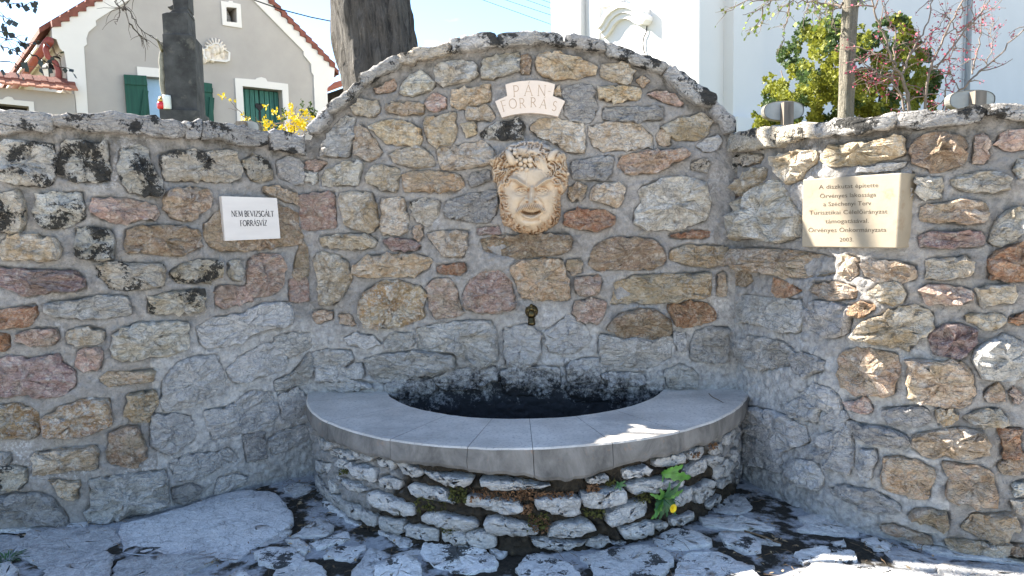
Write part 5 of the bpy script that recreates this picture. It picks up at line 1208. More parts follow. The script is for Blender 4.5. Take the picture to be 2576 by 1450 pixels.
V, Fc = prism(hs('T', '675,15 745,22 752,12 785,14 792,30 862,45 876,275 690,245'), HP.pos, 0.002, 0.03, [win]); mesh('window_surround', V, Fc, M['white'], hb, False)
V, Fc = prism(win, HP.pos, -0.5, -0.42); mesh('window_recess', V, Fc, M['dark'], hb, False)
V, Fc = prism(hs('S', '1690,-160 1850,-140 1866,196 1700,175'), HP.pos, 0.002, 0.03); mesh('window_surround', V, Fc, M['white'], hb, False)
# seated cat on the sill
cb = win[3] * .62 + win[2] * .38; M['catf'] = plain('grey_white_fur', (0.30, 0.28, 0.26), 0.5, 0.9, 25)
ct = thing('cat_figure', 'small grey cat figure sitting in the square attic window of the house', 'cat figure', tuple(HP.pos(cb[None], -.25)[0]))
mb = MB(); mb.tube(HP.pos(cb + np.array([(0, 0), (0.0, .12), (-.015, .24), (-.03, .33), (-.045, .38)]), -0.25), [.10, .115, .085, .06, .05], 10); mb.ball(HP.pos((cb + (-.05, .44))[None], -.23)[0], .075, 8)
for sx in (-.045, .035): mb.lathe([(.025, 0), (.002, .07)], HP.pos((cb + (-.05 + sx, .49))[None], -.23)[0], (0, 0, 1), 6)
mb.build('body', M['catf'], ct, True)
# relief plaque
q = hs('T', '490,480 525,475 532,448 575,442 592,425 622,418 650,430 664,455 690,470 718,492 756,515 752,592 715,607 600,595 530,583 498,558')
rp = thing('relief_plaque', 'cream relief plaque with a shell top on the house gable', 'plaque', tuple(HP.pos(q.mean(0)[None], .03)[0])); M['rel'] = plain('painted_relief', (0.70, 0.62, 0.52), 0.2, 0.8, 18, 0.3, 30, dark=(16, 0.56, 0.6, (0.38, 0.2, 0.1)))
c = q.mean(0); mesh('rim', *prism(q, HP.pos, 0.002, 0.09, [c + (q - c) * .86]), M['white'], rp, False); mesh('field', *prism(c + (q - c) * .855, HP.pos, 0.002, 0.04), M['rel'], rp, False)
mb = MB(); rr = np.random.default_rng(2)
for k in range(8): p = c + np.array([rr.uniform(-.42, .42), rr.uniform(-.24, .08)]); mb.ball(HP.pos(p[None], .04)[0], rr.uniform(.05, .10), 8, (1, .6, 1.4))
for k in range(9): a = math.pi * (k + .5) / 9; cc = hs('T', '622,478')[0]; V, Fc = stroke(np.array([cc, cc + np.array([math.cos(a), math.sin(a)]) * .24]), .035, HP.pos, .04, .065 + .0005 * k); mb.add(V, Fc)
mb.build('figures', M['rel'], rp, True)
# lantern
lp = HP.pos(hs('S', '520,680'), -0.55)[0]; la = thing('wall_lantern', 'black wall lantern under the eaves of the house', 'lamp', tuple(lp)); M['lglass'] = plain('lantern_glass', (0.6, 0.6, 0.55), 0.1, 0.3)
mb = MB(); mb.lathe([(.08, -.2), (.14, .1)], lp, (0, 0, 1), 6); mb.build('glass', M['lglass'], la)
mb = MB(); mb.lathe([(.17, .1), (.15, .13), (.03, .26), (.01, .3)], lp, (0, 0, 1), 6); mb.lathe([(.02, -.28), (.085, -.21), (.085, -.2)], lp, (0, 0, 1), 6)
for k in range(6): a = math.pi / 3 * k; mb.tube([lp + np.array([.082 * math.cos(a), .082 * math.sin(a), -.2]), lp + np.array([.143 * math.cos(a), .143 * math.sin(a), .1])], .012, 4)
mb.tube([lp + np.array([0, 0, .3]), lp + np.array([.1, .05, .38]), lp + np.array([.25, .15, .34])], .02, 6); mb.build('frame', M['black'], la)
# tile capped yard wall beside the house
yw = thing('yard_wall', 'low grey yard wall capped with orange tiles beside the house', 'wall', tuple(HP.pos(np.array([[-2.0, GZ]]), .3)[0]))
q = hs('S', '-420,812 0,850 300,872 560,897 712,910'); yo = hs('S', '-60,1000 272,1032'); yo = np.array([yo[0], yo[1], (yo[1][0], GZ + .6), (yo[0][0], GZ + .6)])
V, Fc = prism(np.vstack([q, [(q[-1][0], GZ)], [(q[0][0], GZ)]]), HP.pos, -0.30, 0.06, [yo]); mesh('wall', V, Fc, M['render'], yw, False); V, Fc = prism(yo, HP.pos, -.25, -.2); mesh('opening', V, Fc, M['dark'], yw, False)
V, Fc = prism(np.vstack([hs('S', '-80,965 20,965 45,945 75,938 110,945 130,970 318,988'), [(hs('S', '325,1060')[0, 0], GZ + .6)], [(hs('S', '-80,1060')[0, 0], GZ + .6)]]), HP.pos, 0.062, 0.09, [yo]); mesh('opening_surround', V, Fc, M['white'], yw, False)
t0, t1 = hs('S', '-420,805')[0], hs('S', '725,908')[0]; n = 16
for k in range(n):
    a = t0 + (t1 - t0) * k / n; b = t0 + (t1 - t0) * (k + 1) / n
    for row, (d0, d1, z0, z1, mm) in enumerate(((.02, .32, .0, .16, 'tileo'), (-.12, .12, .14, .28, 'tile'))):
        P4 = [(a, d1, z0), (b, d1, z0 - .0), (b, d0, z1), (a, d0, z1)]; Vv = [HP.pos((p + (0, z))[None], d)[0] for p, d, z in P4]; Vv += [v + np.array([0, 0, .035]) for v in Vv]
        sh_ = np.array([0, 0, .012 * (k % 2)]); mesh('cap_tile', np.array(Vv) + sh_, [(3, 2, 1, 0), (4, 5, 6, 7), (0, 1, 5, 4), (1, 2, 6, 5), (2, 3, 7, 6), (3, 0, 4, 7)], M[mm], yw, False)
# far roof behind the trunk
FP = Plane((-5.2, 24, 0), (1, .25)); fh = thing('far_house', 'low house with an orange tiled roof behind the gabled house', 'house', tuple(FP.pos(np.array([[0, 2.6]]))[0]))
V, Fc = prism(FP.hit(px('T', '1600,1180 1690,905 1850,850 2000,800 2000,1180')), FP.pos, -4, 0.0); mesh('wall', V, Fc, M['dark'], fh, False)
a, b = FP.hit(px('T', '1660,930 2010,800')); c, d = FP.hit(px('T', '2010,600 1760,670'))
V = np.vstack([FP.pos(np.array([a, b]), .5), FP.pos(np.array([c, d]), -2.5)]); rf = mesh('roof', V, [(0, 1, 2, 3)], M['tileo'], fh, False)
for k in range(9): mb = MB(); p0 = V[0] * (1 - k / 8) + V[3] * k / 8; p1 = V[1] * (1 - k / 8) + V[2] * k / 8; mb.tube([p0 + (0, 0, .03), p1 + (0, 0, .03)], .035, 6); mb.build('tile_row', M['tileo'], rf)
mb = MB(); p = FP.pos(FP.hit(px('T', '1735,775 1778,770')), .9); mb.tube([p[0], p[1]], .10, 8); mb.tube([p[0], p[0] + (-.25, 0, -.6), p[0] + (-.5, 0, -.8)], .08, 8); mb.build('gutter', M['gut'], fh, True)
# ------------------------------------------------------------------ church
C1 = Plane((3.5, 13.0, 0), (.6, -.8)); C2 = Plane((3.5, 13.0, 0), (.8, .6)); M['chw'] = plain('white_church_plaster', (0.60, 0.60, 0.595), 0.02, 0.9, 1.2, 0.12, 90)
ch = thing('church', 'white plastered church tower with arched hood moulding and adjoining nave', 'church', (3.5, 13.0, 2.3))
def rect(pl_, x0, x1, z0, z1): return np.array([(x0, z0), (x1, z0), (x1, z1), (x0, z1)])
cl = C1.hit(px('U', '68,200'))[0, 0]; tw = -cl; ZT = 15
corners = [C1.pos(np.array([[cl, 0]]))[0], C1.pos(np.array([[0, 0]]))[0]]; bk = -C1.n * 4
Vt = []
for z in (1.9, ZT):
    for p in (corners[0], corners[1], corners[1] + bk, corners[0] + bk): Vt.append((p[0], p[1], z))
mesh('tower', np.array(Vt), [(0, 1, 5, 4), (1, 2, 6, 5), (2, 3, 7, 6), (3, 0, 4, 7), (4, 5, 6, 7)], M['chw'], ch, False)
u = lambda s: C1.hit(px('U', s)); x_ = lambda v: u(f'{v},200')[0, 0]
V, Fc = prism(rect(C1, x_(68) - .03, x_(325), 1.9, ZT), C1.pos, .003, .16); mesh('pilaster', V, Fc, M['chw'], ch, False)
V, Fc = prism(rect(C1, x_(372), x_(466), 1.9, ZT), C1.pos, .003, .06); mesh('pilaster', V, Fc, M['chw'], ch, False)
V, Fc = prism(rect(C1, x_(1085), .03, 1.9, ZT), C1.pos, .003, .07); mesh('pilaster', V, Fc, M['chw'], ch, False)
line = u('505,340 545,312 575,268 600,222 640,180 690,152 740,146 790,160 835,192 870,206 935,196'); hm = mb = MB()
tl = np.gradient(line, axis=0); tl /= np.linalg.norm(tl, axis=1)[:, None]; nl = np.stack([-tl[:, 1], tl[:, 0]], 1)
for o_, w_, d_ in ((.16, .09, .20), (.07, .09, .14), (-.03, .10, .09)): V, Fc = stroke(line + nl * o_, w_, C1.pos, .003, d_); mb.add(V, Fc)
V, Fc = prism(u('850,170 930,130 972,165 968,205 940,245 905,250 858,220'), C1.pos, .003, .22); mb.add(V, Fc); mb.build('hood_moulding', M['chw'], ch)
V, Fc = stroke(u('495,55 600,25 700,-5'), .10, C1.pos, .003, .12); V2, F2 = stroke(u('505,40 505,-200'), .08, C1.pos, .003, .10); mb = MB(); mb.add(V, Fc).add(V2, F2); mb.build('upper_moulding', M['chw'], ch)
mb = MB(); mb.tube(C1.pos(u('922,255 915,315 892,365 883,420 890,480 900,520'), .03), .012, 5); mb.build('hanging_wire', M['black'], ch)
v2 = lambda v: C2.hit(px('U', f'{v},400'))[0, 0]
V, Fc = prism(rect(C2, v2(1650), v2(1940), 1.9, ZT), C2.pos, -.5, .22); mesh('pier', V, Fc, M['chw'], ch, False)
zp = C2.hit(px('U', '1850,1170'))[0, 1]; V, Fc = prism(rect(C2, v2(1640), v2(1945), 1.9, zp), C2.pos, .2, .34); mesh('plinth', V, Fc, M['chw'], ch, False)
V, Fc = prism(rect(C2, v2(1930), v2(1930) + 22, 1.9, 13), C2.pos, -6, -.10); mesh('nave_wall', V, Fc, M['chw'], ch, False)
mb = MB(); p = C2.hit(px('V', '2098,0 2075,790')); mb.tube(C2.pos(np.array([(p[:, 0].mean(), 12.5), (p[:, 0].mean(), 2.0)]), .02), .075, 10); M['zinc'] = plain('zinc_pipe', (0.26, 0.28, 0.30), 0.15, 0.5, 5, spec=0.4); mb.build('drainpipe', M['zinc'], ch, True)
# ------------------------------------------------------------------ wayside column with a crucifix on its side
OP = Plane((-4.8, 10.0, 0), (1, .22)); M['obel'] = plain('dark_weathered_sandstone', (0.060, 0.060, 0.060), 0.45, 0.95, 5, 0.5, 40, dark=(4, 0.56, 0.6, (0.16, 0.15, 0.125))); M['fig'] = plain('weathered_pale_stone', (0.25, 0.24, 0.20), 0.4, 0.9, 12, 0.3, 50)
oh = lambda s: OP.hit(px('S', s)); ob = thing('wayside_column', 'dark weathered stone column with a crucifix figure on its side', 'monument', tuple(OP.pos(oh('1740,1150'))[0]))
q = oh('1545,1060 1930,1075'); V, Fc = prism(np.array([q[0], q[1], (q[1][0], 1.9), (q[0][0], 1.9)]), OP.pos, -.62, .06); mesh('plinth', V, Fc, M['obel'], ob, False)
for s, d0, d1, nm_ in (('1562,322 1815,330 1868,345 1904,1080 1602,1062', -.55, 0.0, 'shaft'), ('1553,125 1600,112 1800,112 1813,340 1565,330', -.52, -.03, 'upper_block'), ('1650,75 1790,60 1808,118 1590,118 1630,95', -.48, -.07, 'moulding'), ('1655,80 1640,-20 1655,-330 1780,-330 1800,65', -.45, -.10, 'top_shaft'), ('1568,22 1600,18 1640,-5 1652,60 1622,64 1604,36', -.35, -.2, 'finial')):
    V, Fc = prism(oh(s), OP.pos, d0, d1); o = mesh(nm_, V, Fc, M['obel'], ob, False); bv = o.modifiers.new('worn', 'BEVEL'); bv.width = .012; bv.segments = 2; bv.limit_method = 'ANGLE'
kx2 = np.linalg.norm(oh('1500,500')[0] - oh('1600,500')[0]) / 100
mb = MB(); mb.tube(OP.pos(oh('1556,440 1552,470 1546,520 1541,590 1546,650 1552,720 1546,790 1556,870 1563,930 1572,990 1566,1010'), -.08), np.array([12, 20, 30, 30, 26, 34, 27, 23, 18, 13, 14]) * kx2, 12); mb.ball(OP.pos(oh('1543,418'), -.08)[0], 24 * kx2, 10, (1, 1, 1.25))
for sg in (-1, 1):
    p0 = OP.pos(oh('1552,490'), -.08)[0]; mb.tube([p0, p0 + OP.n * sg * .12 + (0, 0, .05), p0 + OP.n * sg * .26 + (0, 0, .12)], [18 * kx2, 14 * kx2, 10 * kx2], 8)
mb.build('crucifix_figure', M['fig'], ob, True)
M['red'] = plain('red_glass', (0.55, 0.02, 0.03), 0.2, 0.25, spec=0.6); M['wax'] = plain('white_plastic', (0.75, 0.76, 0.70), 0.05, 0.4); M['gold'] = plain('gold_lid', (0.5, 0.3, 0.1), 0.2, 0.35, metal=1.0)
c = OP.pos(oh('1562,1056'), .03)[0]; gl_ = thing('grave_candle', 'red glass grave candle with gold lid on the column plinth', 'candle', tuple(c)); mb = MB(); mb.lathe([(.04, 0), (.055, .01), (.055, .08), (.035, .10)], c, (0, 0, 1), 14); mb.build('glass', M['red'], gl_, True); mb = MB(); mb.lathe([(.036, .10), (.045, .11), (.03, .15), (.008, .18)], c, (0, 0, 1), 14); mb.build('lid', M['gold'], gl_, True)
c = OP.pos(oh('1617,1058'), .03)[0]; mb = MB(); mb.lathe([(.050, 0), (.056, .01), (.056, .17), (.05, .19), (.02, .195)], c, (0, 0, 1), 16); tag(mb.build('grave_candle', M['wax'], smooth=True), 'white plastic grave candle beside the red one on the plinth', 'candle')
# ------------------------------------------------------------------ trees
def mat_bark(name, a, b):
    t = NT(name); n = t.noise(9, 8, 0.7, stretch=(3.2, 3.2, 0.45), dist=0.6); n2 = t.noise(40, 5, 0.7)
    c = t.ramp(n, [(0.32, a), (0.62, b)]); c = t.mix(t.ramp(n2, [(0.58, 0.0), (0.72, 0.5)]), c, tuple(min(1, v * 1.6) for v in b)); t.col(c); t.bump(t.math('ADD', n, t.math('MULTIPLY', n2, .3)), 1.0, 0.05); return t.m
M['bark'] = mat_bark('furrowed_bark', (0.022, 0.020, 0.019), (0.115, 0.105, 0.093)); M['barkg'] = mat_bark('smooth_grey_bark', (0.10, 0.095, 0.075), (0.25, 0.225, 0.18)); M['barkb'] = plain('brown_twig_bark', (0.19, 0.15, 0.125), 0.35, 0.9, 15); M['barkd'] = plain('dark_twig_bark', (0.035, 0.028, 0.024), 0.35, 0.9, 15)
def trunk(name, C, Rr, mat, parent, ridge_=0.03, seg=72):
    C = np.array(C); Rr = np.array(Rr); n = len(C); V = []
    for i in range(n):
        a = np.linspace(0, 2 * math.pi, seg, endpoint=False); P = np.column_stack([np.cos(a) * 3.4, np.sin(a) * 3.4, np.full(seg, C[i][2] * 1.1)])
        rg = np.abs(fbm(P, 2.6, 3, .55, 71)); r = Rr[i] * (1 + .05 * fbm(P, .7, 2, .5, 73)) + ridge_ * (rg - .35); V.append(np.column_stack([C[i][0] + np.cos(a) * r, C[i][1] + np.sin(a) * r, np.full(seg, C[i][2])]))
    return mesh(name, np.vstack(V), [(i * seg + k, i * seg + (k + 1) % seg, (i + 1) * seg + (k + 1) % seg, (i + 1) * seg + k) for i in range(n - 1) for k in range(seg)], mat, parent)
def branchy(mb, p, d, l, r, depth, rr, tips, spread=0.6, up=0.15, seg=4, kids=(2, 4)):
    P = [np.array(p, float)]; d = np.array(d, float) / np.linalg.norm(d)
    for i in range(seg): d = d + rr.normal(0, .13, 3) + np.array([0, 0, up * .25]); d /= np.linalg.norm(d); P.append(P[-1] + d * l / seg)
    mb.tube(P, np.linspace(r, r * .55, seg + 1), 7 if r > .02 else (5 if r > .006 else 4), cap=False); tips.append((P, d))
    if depth > 0:
        for _ in range(rr.integers(kids[0], kids[1] + 1)):
            k = rr.integers(1, seg + 1); dd = d + rr.normal(0, spread, 3) + np.array([0, 0, up]); branchy(mb, P[k], dd, l * rr.uniform(.5, .78), r * rr.uniform(.45, .62), depth - 1, rr, tips, spread, up, max(3, seg - 1), kids)
TY = 5.7; ctr = on_y(np.array([(968, 262), (955, 150), (928, 0), (905, -160)]), TY); zs = np.linspace(1.8, 8.5, 130); base_w = 93 * TY / F_
C = np.column_stack([np.interp(zs, ctr[:, 2], ctr[:, 0]), np.full(130, TY), zs]); Rr = base_w * np.interp(zs, [1.8, 2.1, 3.3, 8.5], [1.12, 1.0, 1.0, .62])
bt = thing('big_tree', 'thick furrowed tree trunk rising directly behind the arched wall', 'tree', (C[0][0], TY, 1.8)); trunk('trunk', C, Rr, M['bark'], bt, .045)
rr = np.random.default_rng(33); tips = []
for k in range(7):
    mb = MB(); a = rr.uniform(-.3, 2.3); z = rr.uniform(5.6, 8.3); branchy(mb, (np.interp(z, C[:, 2], C[:, 0]), TY, z), (math.cos(a), math.sin(a), .7), rr.uniform(2, 3), .11, 3, rr, tips, .55, .2, 5, (2, 3)); mb.build('limb', M['bark'], bt, True)
# drooping bare twigs that hang into the top of the view
def px_twig(mb, tile, s, r0, y, rr, n=10, sub=.35, tipsout=None):
    P = on_y(px(tile, s), y); P[:, 1] += np.linspace(0, .25, len(P)) * rr.uniform(-1, 1); t = np.linspace(0, len(P) - 1, 4 * len(P)); P = np.column_stack([np.interp(t, range(len(P)), P[:, k]) for k in range(3)]) + rr.normal(0, .006, (len(t), 3))
    mb.tube(P, np.linspace(r0, r0 * .35, len(P)), 5, False)
    for _ in range(n):
        k = rr.integers(1, len(P) - 1); d = (P[k + 1] - P[k]); d /= np.linalg.norm(d); d = d + rr.normal(0, .75, 3) * (1, .5, 1); l = rr.uniform(.3, 1) * sub; q = [P[k]]
        for j in range(4): d = d / np.linalg.norm(d) + rr.normal(0, .25, 3) + (0, 0, -.1); q.append(q[-1] + d / np.linalg.norm(d) * l / 4)
        mb.tube(q, np.linspace(r0 * .45, r0 * .2, 5), 4, False)
        if tipsout is not None: tipsout += q[1:]
mb = MB(); lt = []; z0 = C[70]
for s in ('1100,-420 1060,-100 1072,0 1085,85 1040,120 985,170', '1100,-420 1120,-150 1135,0 1185,100 1245,230 1330,290 1440,345', '1250,-350 1290,-100 1320,0 1380,45', '1185,100 1230,95 1290,150', '1245,230 1260,300 1290,345'): px_twig(mb, 'S', s, .006, 5.5, rr, 7, .24)
j = on_y(px('S', '1100,-420'), 5.5)[0]; mb.tube([C[95], (C[95] + j) / 2 + (0, 0, .35), j], [.06, .04, .012], 7); mb.build('drooping_limb', M['barkd'], bt, True)
mb = MB(); lt = []
for s in ('-200,-260 60,-60 150,10 145,105', '-150,-50 60,0 210,40', '-200,150 0,170 120,195 220,240', '-200,330 -20,350 100,370', '-200,400 0,430 120,480 290,520', '-200,560 0,570 40,595', '290,520 330,560 430,585', '-100,300 40,310 130,390'): px_twig(mb, 'S', s, .006, 5.3, rr, 6, .16, lt)
j = on_y(px('S', '-200,-260'), 5.3)[0]; mb.tube([C[100], (C[100] + j) / 2 + (0, 0, .5), j], [.06, .045, .010], 7)
for s in ('-200,150', '-200,400', '-200,-50', '-200,330', '-200,560'): mb.tube([j, on_y(px('S', s), 5.3)[0]], [.009, .006], 5)
mb.build('drooping_limb', M['barkd'], bt, True)
M['leaf1'] = plain('dark_hanging_leaf', (0.035, 0.045, 0.045), 0.3, 0.6); M['leafy'] = plain('fresh_green_leaf', (0.22, 0.30, 0.05), 0.3, 0.6, 9)
def leaves(P, size, rr, droop=0.6, aspect=.45):
    P = np.array(P); n = len(P); d = rr.normal(0, 1, (n, 3)); d[:, 2] -= droop; d /= np.linalg.norm(d, axis=1)[:, None]; w = np.cross(d, rr.normal(0, 1, (n, 3))); w /= np.linalg.norm(w, axis=1)[:, None]
    s = size * rr.uniform(.4, 1.55, (n, 1)); a = P; b = P + d * s * .5 + w * s * aspect; c = P + d * s; e = P + d * s * .5 - w * s * aspect
    V = np.stack([a, b, c, e], 1).reshape(-1, 3); return V, [(4 * i, 4 * i + 1, 4 * i + 2, 4 * i + 3) for i in range(n)]
lt = [p for p in lt if rr.uniform() < .55]; V, Fc = leaves(lt, .042, rr, 1.5); mesh('leaves', V, Fc, M['leaf1'], bt, False)
# young tree
YY = 6.6; yc = on_y(px('V', '1025,1060 1035,700 1045,400 1060,100 1075,-60 1090,-500'), YY); zs = np.linspace(1.85, yc[-1, 2], 70); yw_ = 62 / 2.1831 / 1.58385 * YY / F_
C = np.column_stack([np.interp(zs, yc[:, 2], yc[:, 0]), np.full(70, YY), zs]); yt = thing('young_tree', 'slim grey trunk with small fresh leaves standing before the green shrub', 'tree', (C[0][0], YY, 1.85)); trunk('trunk', C, np.interp(zs, [1.85, 2.6, 5], [yw_ * 1.15, yw_, yw_ * .85]), M['barkg'], yt, .010, 32)
rr = np.random.default_rng(55); mb = MB(); lt = []
for s in ('1000,70 900,15 780,-20 640,-30', '1000,40 930,-10', '990,70 935,60 925,150 950,230 1000,240', '640,-30 540,20 470,70', '780,-20 720,60 735,200', '640,-40 420,-10 300,60 165,105', '300,60 330,150 350,180 230,210', '540,20 540,140 510,220 520,340', '420,-10 200,-30 20,60', '1130,60 1200,-40 1300,-60', '700,-20 660,90 600,150', '850,0 860,90 800,120'): px_twig(mb, 'V', s, .013 if s[0] in '1' else .007, YY - .1, rr, 9, .22, lt)
mb.build('branches', M['barkb'], yt, True); lt = [p for p in lt if rr.uniform() < .42]; V, Fc = leaves(lt, .035, rr, .6); mesh('crown', V, Fc, M['leafy'], yt, False)
# green shrub in front of the church
def mat_leaf(name, a, b, c):
    t = NT(name); n = t.noise(2.5, 4, .6); n2 = t.noise(30, 3, .6); t.col(t.mix(t.ramp(n2, [(.4, 0.), (.65, .6)]), t.ramp(n, [(.35, a), (.65, b)]), c)); t.b.inputs['Roughness'].default_value = .6
    tr = t.n.new('ShaderNodeBsdfTranslucent'); tr.inputs[0].default_value = (*[min(1, v * 1.3) for v in b], 1); mx = t.n.new('ShaderNodeMixShader'); mx.inputs[0].default_value = .3; t.l.new(t.b.outputs[0], mx.inputs[1]); t.l.new(tr.outputs[0], mx.inputs[2]); t.l.new(mx.outputs[0], t.out.inputs[0]); return t.m
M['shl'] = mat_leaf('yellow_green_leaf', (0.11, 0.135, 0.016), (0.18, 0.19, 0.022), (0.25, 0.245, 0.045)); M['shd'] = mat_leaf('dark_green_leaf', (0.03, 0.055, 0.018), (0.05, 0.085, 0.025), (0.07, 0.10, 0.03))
SY = 8.2; sb = on_y(px('V', '1000,1010'), SY)[0]; sh = thing('green_shrub', 'dense yellow green shrub in front of the church nave', 'shrub', (sb[0], SY, 2.0)); rr = np.random.default_rng(77)
SH = np.array(pts('180,1150 170,1040 250,960 330,860 280,790 320,650 430,580 450,430 540,340 570,240 680,160 860,110 1000,130 1180,150 1330,170 1480,120 1580,160 1620,330 1740,420 1820,520 1860,680 1790,860 1800,1000 1800,1150'))
P = np.column_stack([rr.uniform(150, 1880, 95000), rr.uniform(100, 1150, 95000)]); P3 = np.column_stack([P, np.zeros(len(P))]); ed = np.where(inside(SH, P), edge_dist(SH, P), -1)
dens = fbm(P3, 1 / 95, 3, .55, 61); keep = (ed > 0) & (dens > np.interp(ed, [0, 60, 160], [.12, -.12, -.42])); P, P3, ed, dens = P[keep][:40000], P3[keep][:40000], ed[keep][:40000], dens[keep][:40000]
Wp = on_y(px('V', P), SY); dep = np.clip(ed / 260, .05, 1); off_ = rr.uniform(-1, .55, len(P)) * .85 * dep + fbm(P3, 1 / 120, 2, .5, 63) * .25; Wp = ORG + (Wp - ORG) * ((SY + off_) / SY)[:, None]
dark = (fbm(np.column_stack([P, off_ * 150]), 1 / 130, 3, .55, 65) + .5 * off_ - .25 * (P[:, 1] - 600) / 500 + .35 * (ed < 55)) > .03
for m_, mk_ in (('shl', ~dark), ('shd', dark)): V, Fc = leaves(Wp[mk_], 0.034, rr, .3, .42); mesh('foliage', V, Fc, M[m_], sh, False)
mb = MB()
for k in range(16):
    e = on_y(px('V', [(rr.uniform(300, 1700), rr.uniform(250, 800))]), SY + rr.uniform(-.3, .3))[0]; b0 = np.array([sb[0] + rr.uniform(-.5, .5), SY, 2.0]); mb.tube([b0, (b0 + e) / 2 + rr.normal(0, .08, 3), e], [.025, .015, .005], 5)
mb.build('stems', M['barkb'], sh, True)
# pink budding tree with several stems
JY = 6.3; rr = np.random.default_rng(91); M['bud'] = plain('crimson_bud', (0.36, 0.07, 0.11), 0.35, 0.7, 30); jb = on_y(px('V', '1600,980'), JY)[0]; jt = thing('judas_tree', 'bare many stemmed small tree dotted with crimson buds', 'tree', (jb[0], JY, 1.9)); mb = MB(); lt = []
for s, r in (('1590,1080 1545,800 1500,680 1440,620 1390,500 1320,330 1240,180 1190,0', .026), ('1560,1080 1520,830 1430,690 1280,590 1130,460', .018), ('1500,680 1560,560 1620,430 1700,300 1780,150 1800,-60', .018), ('1440,690 1445,500 1450,250 1370,150 1330,-40', .014), ('1710,1080 1712,700 1745,540 1850,300 1950,60 1970,-80', .020), ('1745,540 1760,450 1700,350 1640,210', .010), ('1740,620 1830,560 2000,290 2110,180 2230,-40', .016), ('2000,290 2200,120 2280,-60', .010), ('1890,1080 1905,870 2010,780 2120,650 2250,540 2400,360 2576,180', .018), ('1885,960 1860,700 1850,560 1880,430', .010), ('2120,650 2180,470 2230,250 2240,40', .012), ('1440,690 1300,640 1150,560', .010), ('1450,760 1300,730 1130,700', .010), ('1905,870 1800,960', .008), ('2010,780 1900,700 1780,640', .008), ('1390,500 1240,400 1120,300', .010), ('1700,350 1820,250 1900,120', .008), ('2250,540 2330,400 2340,250 2460,110', .008), ('2000,290 1930,180 1860,90', .008)): px_twig(mb, 'V', s, r * .66, JY, rr, 13, .26, lt)
mb.build('stems', M['barkb'], jt, True); lt = [p + rr.normal(0, .008, 3) for p in lt for _ in range(3) if rr.uniform() < .45]; V, Fc = leaves(lt, .016, rr, .2, .5); mesh('buds', V, Fc, M['bud'], jt, False, kind='stuff')
# forsythia behind the wall
FY = 5.5; rr = np.random.default_rng(15); M['fors'] = plain('forsythia_yellow', (0.80, 0.62, 0.02), 0.2, 0.6, 20); fb = on_y(px('T', '1300,1300'), FY)[0]; fs = thing('forsythia', 'forsythia bush with bright yellow blossom behind the coping', 'shrub', (fb[0], FY, 1.9)); mb = MB(); lt = []
for s in ('1250,1420 1100,1250 880,1110 780,1010 690,930', '1300,1420 1340,1200 1360,1010', '1330,1420 1400,1250 1500,1090', '1350,1420 1460,1280 1560,1150', '1280,1420 1250,1250 1190,1080', '1200,1420 1110,1260 1080,1160', '1380,1420 1420,1300 1440,1200', '1300,1380 1290,1250 1260,1130', '1140,1270 1220,1200 1290,1180'): px_twig(mb, 'T', s, .005, FY, rr, 4, .10)
mb.build('stems', M['barkb'], fs, True); mb = MB()
for (cx, cy, sp, k) in ((700, 925, 30, 16), (775, 965, 16, 7), (915, 1130, 38, 26), (1095, 1160, 26, 14), (1130, 1200, 40, 22), (1190, 1080, 24, 14), (1090, 1240, 40, 20), (1255, 1140, 22, 12), (1360, 1030, 26, 20), (1345, 1110, 34, 30), (1420, 1130, 40, 26), (1490, 1090, 28, 26), (1440, 1180, 50, 60), (1370, 1220, 60, 70), (1480, 1210, 45, 40), (1270, 1230, 30, 20), (1560, 1140, 26, 14), (1110, 1030, 10, 4), (1180, 1190, 16, 6), (1320, 1280, 60, 40)):
    for _ in range(max(3, k // 2)):
        p = on_y(px('T', [(cx + rr.normal(0, sp * .6), cy + rr.normal(0, sp * .6))]), FY + rr.normal(0, .12))[0]; V, Fc = leaves(np.repeat(p[None], 4, 0), .021, rr, 0.1, .28); mb.add(V, Fc)
mb.build('blossom', M['fors'], fs); P = [on_y(px('T', [(cx + rr.normal(0, 8), cy)]), FY)[0] for cx, y0, y1 in ((1455, 960, 1120), (1535, 990, 1120), (1285, 1040, 1160), (1580, 1060, 1150)) for cy in rr.uniform(y0, y1, 45)]
V, Fc = leaves(P, .022, rr, -.4, .3); mesh('leaves', V, Fc, M['shd'], fs, False)
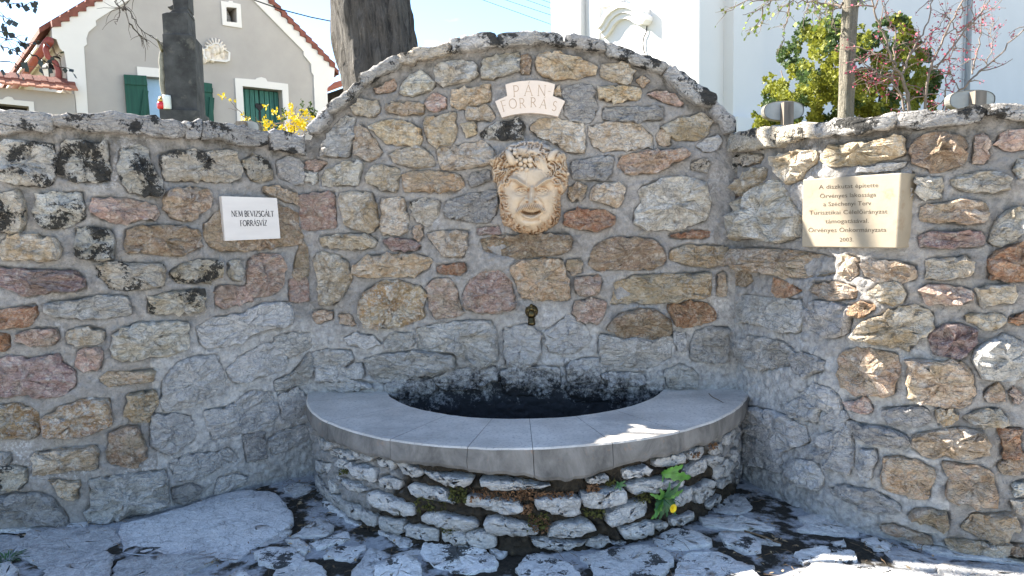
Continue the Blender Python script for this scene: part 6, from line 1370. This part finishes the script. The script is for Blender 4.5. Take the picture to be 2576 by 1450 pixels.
# oval boards on posts
M['bedge'] = plain('mossy_board_edge', (0.16, 0.155, 0.14), 0.5, 0.9, 20); M['board'] = plain('whitewashed_board', (0.40, 0.40, 0.375), 0.25, 0.9, 6, 0.2, 30, dark=(11, 0.62, 0.5, (0.3, 0.29, 0.27))); M['wood'] = plain('grey_weathered_wood', (0.20, 0.165, 0.135), 0.35, 0.9, 7, 0.4, 30, stretch=(5, 5, .5))
def board(tile, x0, y0, x1, y1, p0, p1, pt, yy, label):
    Pn = Plane((0, yy, 0), (1, 0)); a, b = Pn.hit(px(tile, [(x0, (y0 + y1) / 2), (x1, (y0 + y1) / 2)])); tz, bz = Pn.hit(px(tile, [((x0 + x1) / 2, y0), ((x0 + x1) / 2, y1)]))[:, 1]; c = np.array([(a[0] + b[0]) / 2, (tz + bz) / 2]); rx, rz = (b[0] - a[0]) / 2, (tz - bz) / 2
    E_ = [(c[0] + rx * np.sign(math.cos(t)) * abs(math.cos(t)) ** .8, c[1] + rz * np.sign(math.sin(t)) * abs(math.sin(t)) ** .75) for t in np.linspace(0, 6.283, 36, endpoint=False)]
    o_ = thing('signboard', label, 'board', (c[0], yy, 1.95), 'oval boards on posts behind the wall'); p_ = mesh('board', *prism(np.array(E_), Pn.pos, -.05, 0.0), M['board'], o_, False); k = np.array(E_)
    mesh('rim', *prism(c + (k - c) * 1.012, Pn.pos, -.055, .004, [c + (k - c) * .975]), M['bedge'], o_, False)
    q = Pn.hit(px(tile, [(p0, pt), (p1, pt)])); mesh('post', *prism(np.array([q[0], q[1], (q[1][0], 1.9), (q[0][0], 1.9)]), Pn.pos, .008, .07), M['wood'], o_, False)
board('V', 315, 880, 660, 1048, 455, 540, 902, 5.0, 'white oval board on a wooden post in front of the green shrub'); board('V', 1928, 785, 2322, 955, 2092, 2190, 808, 4.6, 'white oval board on a post beside the budding tree stems'); board('T', 798, 1165, 1045, 1300, 855, 936, 1182, 5.2, 'white oval board barely showing over the coping beside the yellow forsythia')
# wires
mb = None
for i, (s, y0, lab) in enumerate((('1180,-12 1420,74', 40, 'lowest overhead wire beside the church tower'), ('1235,-12 1420,50', 42, 'second overhead wire above the lowest beside the tower'), ('1290,-12 1420,34', 44, 'third overhead wire counted upwards beside the tower'), ('1330,-12 1420,20', 46, 'topmost overhead wire beside the church tower'))):
    P = np.vstack([on_y(np.array(pts(s))[k:k + 1], y0) for k in (0, 1)]); d = P[1] - P[0]; mb = MB(); mb.tube([P[0] - d * 4, P[1] + d * 1.5], .012, 5); tag(mb.build('overhead_wire', M['black']), lab, 'wire', 'overhead wires')
P = np.vstack([on_y(px('T', [p]), y_) for p, y_ in (((985, -2), 16.2), ((1250, 92), 16.4), ((1545, 168), 16.7), ((1780, 215), 17), ((2150, 270), 17.3))]); mb = MB(); mb.tube(P, .014, 5); tag(mb.build('overhead_wire', M['black']), 'sagging black cable running from the house gable past the trunk', 'wire', 'overhead wires')
